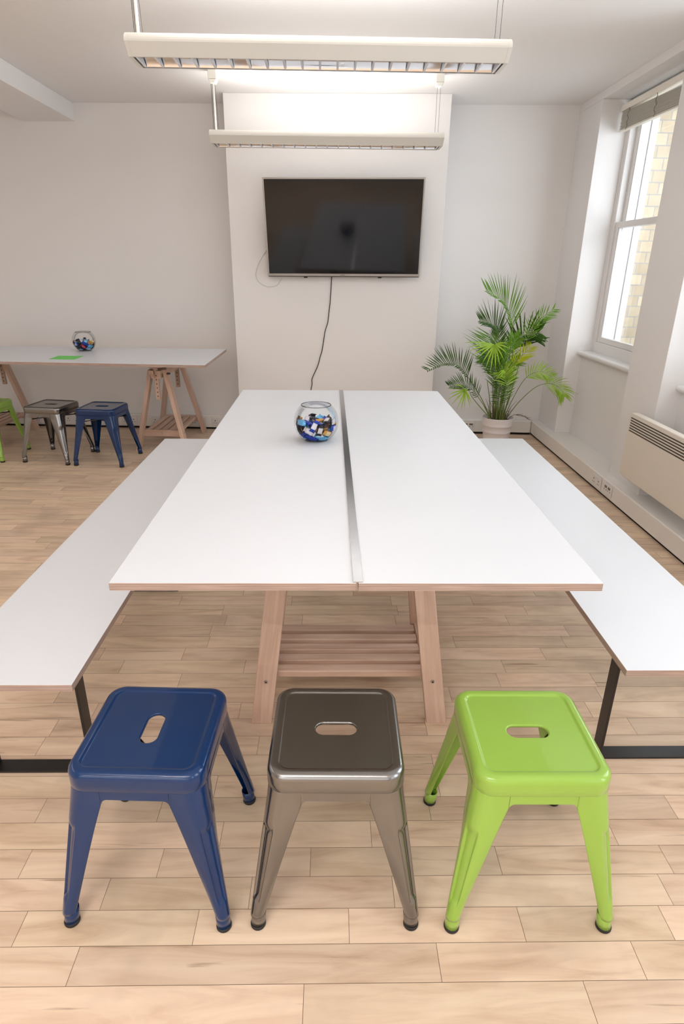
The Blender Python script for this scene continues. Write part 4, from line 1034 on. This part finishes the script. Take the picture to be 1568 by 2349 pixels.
SW2 = [(0.0226,-0.0634,0.0282,0.65,-0.18,-0.38,-0.64),(-0.0146,0.0039,0.0126,0.00,0.79,-0.62,-0.00),(-0.0547,-0.0202,0.0197,0.23,-0.42,-0.85,0.21),(-0.0741,0.0228,0.0434,0.73,-0.10,0.49,-0.47),(-0.0497,0.0215,0.0227,0.27,-0.77,0.56,0.12),(0.0583,-0.0435,0.0357,0.35,-0.09,0.87,-0.33),(0.0240,-0.0293,0.0126,0.00,-0.10,0.99,-0.00),(-0.0094,-0.0187,0.0660,0.48,0.62,-0.61,-0.07),(0.0614,0.0176,0.0247,0.72,0.33,-0.24,-0.56),(0.0287,-0.0011,0.0126,0.10,-0.00,-0.00,-0.99),(-0.0661,-0.0362,0.0401,0.79,-0.40,0.30,-0.35),(-0.0056,-0.0671,0.0282,0.68,-0.30,0.29,0.60),(-0.0847,0.0074,0.0662,0.57,-0.40,-0.67,0.27),(-0.0275,0.0434,0.0164,0.04,0.12,-0.95,-0.29),(0.0228,0.0250,0.0126,0.10,0.00,-0.00,-0.99),(0.0312,-0.0035,0.0304,0.95,0.01,-0.04,0.30),(-0.0284,0.0418,0.0387,0.24,-0.76,0.53,0.30),(-0.0359,-0.0622,0.0332,0.42,0.44,-0.76,0.24),(0.0260,0.0821,0.0703,0.03,-0.19,-0.62,0.76),(0.0795,-0.0200,0.0776,0.12,-0.80,0.09,0.58),(-0.0041,-0.0850,0.0635,0.01,-0.05,-0.77,0.64),(0.0213,-0.0454,0.0334,0.90,-0.42,-0.10,0.12),(0.0633,0.0474,0.0761,0.38,0.84,-0.20,-0.33),(0.0207,0.0563,0.0205,0.03,-0.12,-0.36,0.92),(0.0006,-0.0683,0.0647,0.75,-0.57,0.23,0.24),(-0.0396,0.0741,0.0607,0.20,0.11,-0.78,-0.58),(-0.0643,0.0531,0.0823,0.64,-0.04,0.75,-0.17),(-0.0332,0.0639,0.0344,0.88,0.43,0.15,0.12),(0.0002,0.0228,0.0368,0.76,0.17,0.22,-0.59),(0.0647,-0.0133,0.0360,0.85,0.27,-0.28,0.37),(-0.0400,0.0056,0.0332,0.15,-0.50,-0.82,-0.22),(-0.0488,-0.0083,0.0441,0.05,-0.15,-0.95,-0.27),(0.0225,0.0736,0.0427,0.14,0.01,0.85,0.50),(-0.0141,-0.0247,0.0256,0.75,0.30,-0.19,0.55),(0.0420,-0.0724,0.0598,0.58,0.57,0.56,-0.16),(-0.0259,0.0210,0.0488,0.76,-0.37,0.52,-0.12),(-0.0310,-0.0431,0.0379,0.43,0.82,-0.35,-0.10),(-0.0247,0.0517,0.0684,0.10,-0.92,0.28,0.25),(0.0377,0.0368,0.0348,0.07,-0.91,-0.35,-0.19),(-0.0028,0.0524,0.0374,0.52,0.25,-0.23,0.78),(-0.0420,-0.0557,0.0598,0.36,0.08,0.38,0.85),(-0.0675,0.0097,0.0720,0.58,0.24,-0.69,-0.36),(0.0256,0.0319,0.0472,0.72,0.21,-0.02,-0.66),(-0.0547,-0.0607,0.0773,0.87,0.34,-0.20,-0.32),(0.0624,0.0194,0.0521,0.83,-0.32,-0.09,0.44),(-0.0493,0.0314,0.0624,0.43,-0.65,0.44,-0.45),(0.0098,0.0163,0.0552,0.32,-0.56,0.76,0.01),(0.0435,0.0504,0.0642,0.27,-0.27,0.04,-0.93),(0.0092,-0.0298,0.0445,0.92,0.36,-0.10,0.11),(0.0046,0.0648,0.0643,0.95,-0.01,0.07,-0.29),(0.0589,-0.0450,0.0651,0.19,0.93,-0.11,0.30),(-0.0623,-0.0246,0.0635,0.10,-0.29,0.25,-0.92),(0.0392,0.0066,0.0646,0.23,-0.41,0.85,-0.23),(-0.0067,-0.0484,0.0616,0.84,-0.53,0.10,0.05),(0.0509,-0.0183,0.0492,0.92,0.34,-0.18,0.08),(0.0283,0.0212,0.0837,0.56,-0.07,-0.28,0.78),(-0.0345,-0.0274,0.0633,0.52,0.00,-0.80,-0.30),(0.0159,-0.0149,0.0700,0.15,-0.83,0.47,-0.23),(0.0732,0.0072,0.0730,0.40,0.04,-0.92,0.02),(0.0388,-0.0341,0.0682,0.35,-0.25,0.83,-0.36),(-0.0049,0.0246,0.0726,0.71,-0.23,-0.46,0.49),(-0.0410,-0.0045,0.0773,0.50,-0.72,-0.03,0.49)]
def sweet_material(name, c, metal=0.35, rough=0.3):
    return plain(name, s2l(*c), rough, 0.12, 60, bump=0.6, bscale=140, metal=metal)
SWC = {'royal blue': ((24, 62, 170), (208, 206, 216)), 'light blue': ((112, 186, 232), (226, 222, 230)), 'gold': ((206, 152, 82), (226, 206, 168)),
       'dark brown': ((70, 46, 44), (196, 150, 92)), 'black': ((28, 26, 30), (214, 210, 216)), 'silver': ((206, 202, 210), (150, 140, 160)), 'red': ((150, 28, 44), (196, 90, 120))}
SWM = {}
def sweet_mesh(cname, v):
    key = (cname, v)
    if key in SWM: return SWM[key]
    ca, cb = SWC[cname]
    ma = bpy.data.materials.get('wrapper_'+cname) or sweet_material('wrapper_'+cname, ca)
    mb_ = bpy.data.materials.get('wrapper_band_'+cname) or sweet_material('wrapper_band_'+cname, cb, 0.1, 0.4)
    R_ = random.Random(v*13+len(cname))
    L, w, h = 0.054, 0.0255, 0.0150
    st = [(-0.5, 0.98, 0.05), (-0.44, 0.92, 0.10), (-0.385, 0.70, 0.28), (-0.33, 0.86, 0.66), (-0.25, 0.98, 0.93), (-0.12, 1.0, 1.0), (0.0, 1.0, 1.0), (0.12, 1.0, 1.0), (0.25, 0.98, 0.93), (0.33, 0.86, 0.66), (0.385, 0.70, 0.28), (0.44, 0.92, 0.10), (0.5, 0.98, 0.05)]
    K = 16; bm = bmesh.new(); rows = []
    for i, (x, ww, hh) in enumerate(st):
        row = []
        for k in range(K):
            a = 2*PI*k/K; ca_, sa_ = math.cos(a), math.sin(a)
            y = w/2*ww*math.copysign(abs(ca_)**0.6, ca_); z = h/2*hh*math.copysign(abs(sa_)**0.7, sa_)
            if abs(x) > 0.4: z += 0.0016*math.sin(k*2.4+v)
            row.append(bm.verts.new((x*L+R_.uniform(-0.0006, 0.0006), y+R_.uniform(-0.0007, 0.0007), z+R_.uniform(-0.0007, 0.0007))))
        rows.append(row)
    for i, (r0, r1) in enumerate(zip(rows, rows[1:])):
        for k in range(K):
            f = bm.faces.new((r0[k], r0[(k+1) % K], r1[(k+1) % K], r1[k]))
            if v != 1 and 4 <= i <= 7 and (k in (2, 3, 4, 5) or (v == 3 and k in (10, 11, 12, 13))): f.material_index = 1
    bm.faces.new(rows[0][::-1]); bm.faces.new(rows[-1])
    me = bpy.data.meshes.new('wrapped_sweet'); bmesh.ops.recalc_face_normals(bm, faces=bm.faces); bm.to_mesh(me); bm.free()
    me.materials.append(ma); me.materials.append(mb_)
    SWM[key] = me; return me
def place_sweets(data, origin, rz, where, group, pal, seed, reds=()):
    R_ = random.Random(seed); rot = Matrix.Rotation(rz, 4, 'Z'); items = []
    for i, q in enumerate(data):
        m = Matrix.Translation(origin) @ rot @ Matrix.Translation(Vector((q[0]*0.965, q[1]*0.965, q[2]))) @ Quaternion(q[3:7]).normalized().to_matrix().to_4x4()
        items.append(m)
    seen = {}
    zs = sorted(mm.translation.z for mm in items); lo, hi = zs[len(zs)//3], zs[2*len(zs)//3]
    for i, m in enumerate(items):
        c = R_.choice(pal)
        if i in reds: c = 'red'
        p = m.translation-Vector(origin)
        lev = 'bottom' if p.z+origin[2] < lo else ('top' if p.z+origin[2] > hi else 'middle')
        side = []
        if abs(p.x) > 0.022: side.append('left' if p.x < 0 else 'right')
        if abs(p.y) > 0.022: side.append('front' if p.y < 0 else 'back')
        sd = ' '.join(side) or 'centre'
        o = bpy.data.objects.new('wrapped_sweet', sweet_mesh(c, R_.randrange(4))); C.objects.link(o); o.matrix_world = m
        ax = m.to_3x3() @ Vector((1, 0, 0)); lie = 'standing on end' if abs(ax.z) > 0.6 else ('leaning' if abs(ax.z) > 0.25 else 'lying flat')
        lab = '%s wrapped sweet %s, %s %s in the %s bowl' % (c, lie, lev, sd, where)
        tag(o, lab, 'sweet', group)
P1 = ['royal blue']*5+['light blue']*5+['gold']*4+['dark brown']*4+['black']*3+['silver']*3
place_sweets(SW1, BL1, 0.6, 'main table', 'wrapped sweets in the bowl on the main table', P1, 5)
place_sweets(SW2, BL2, 2.1, 'side table', 'wrapped sweets in the bowl on the side table', ['black']*4+['light blue']*4+['royal blue']*3+['gold']*2+['dark brown']*2+['silver'], 9, reds=(3, 8))


# ------------------------------------------------------------------ light
def area(name, loc, rot, sx, sy, power, color=(1, 1, 1)):
    l = bpy.data.lights.new(name, 'AREA'); l.shape = 'RECTANGLE'; l.size = sx; l.size_y = sy; l.energy = power; l.color = color
    o = bpy.data.objects.new(name, l); C.objects.link(o); o.location = loc; o.rotation_euler = rot; return o
DAY = (0.86, 0.93, 1.0)
WX = (0, PI/2, 0)     # shines toward -x
area('window_light', (2.62, 3.17, 1.75), WX, 1.75, 1.1, 15, DAY)
area('window_light', (2.62, 1.5, 1.75), WX, 1.75, 1.1, 26, DAY)
area('window_light', (2.62, -0.2, 1.75), WX, 1.75, 1.1, 22, DAY)
area('window_light', (2.62, -1.9, 1.75), WX, 1.75, 1.1, 20, DAY)
o = area('window_light', (3.3, 3.95, 2.0), (0, 0, 0), 1.6, 1.4, 42, DAY)
d = Vector((2.2, 5.0, 1.7))-o.location; o.rotation_euler = d.to_track_quat('-Z', 'Y').to_euler()
# lamp up-lights
area('up_light', (-0.055, 3.24, 2.366+0.074), (PI, 0, 0), 1.45, 0.14, 11, (1, 0.99, 0.97))
area('up_light', (-0.034, 5.05, 2.336+0.074), (PI, 0, 0), 1.45, 0.14, 6.5, (1, 0.99, 0.97))
# unseen fill lights added behind the camera and at the left, no fixtures built
area('room_fill', (-0.3, -0.55, 2.36), (0, 0, 0), 1.7, 0.07, 15, (1, 0.985, 0.97))  # overhead strips added for crisp highlights on the stool rims
area('room_fill', (-1.6, -2.0, 2.36), (0, 0, 0), 1.7, 0.07, 20, (1, 0.985, 0.97))
area('room_fill', (-1.2, -2.85, 1.7), (PI/2, 0, 0), 4.5, 1.8, 25, (1, 0.98, 0.965))  # frontal fill added to brighten the walls; the front wall is solid
area('up_light', (-0.8, -0.6, 2.44), (PI, 0, 0), 1.6, 0.5, 26, (1, 0.98, 0.96))  # upward fill added to brighten the ceiling, no lamp under it
area('room_fill', (-3.9, 2.2, 2.60), (0, 0, 0), 1.4, 3.0, 16, (1, 0.975, 0.955))  # soft overhead fill added for the left side

w = bpy.data.worlds.new('sky'); SC.world = w; w.use_nodes = True
bg = w.node_tree.nodes['Background']; bg.inputs[0].default_value = (0.86, 0.93, 1.0, 1); bg.inputs[1].default_value = 0.72

# ------------------------------------------------------------------ camera
F = 1387.0
cam = bpy.data.cameras.new('camera'); co = bpy.data.objects.new('camera', cam); C.objects.link(co)
cam.sensor_fit = 'VERTICAL'; cam.sensor_height = 36.0; cam.sensor_width = 36.0; cam.lens = F/2349*36; cam.clip_start = 0.02
px, py = 784.0, 1174.5
Yc = Vector((760-px, py-606, F)).normalized(); Zc = -Vector((746-px, py-4560, F)).normalized()
Zc = (Zc-Yc*Zc.dot(Yc)).normalized(); Xc = Yc.cross(Zc)
if Xc.x < 0: Xc = -Xc
right = Vector((Xc.x, Yc.x, Zc.x)); up = Vector((Xc.y, Yc.y, Zc.y)); fw = Vector((Xc.z, Yc.z, Zc.z))
m4 = Matrix((right, up, -fw)).transposed().to_4x4(); m4.translation = Vector((0, 0, 1.55))
co.matrix_world = m4
SC.camera = co
SC.view_settings.view_transform = 'Standard'
SC.view_settings.look = 'None'
SC.view_settings.exposure = 0.23
SC.cycles.use_denoising = True
SC.cycles.max_bounces = 8
SC.cycles.diffuse_bounces = 4
SC.cycles.use_adaptive_sampling = True
SC.cycles.adaptive_threshold = 0.02
SC.cycles.transparent_max_bounces = 16
SC.cycles.caustics_reflective = False
SC.cycles.caustics_refractive = False
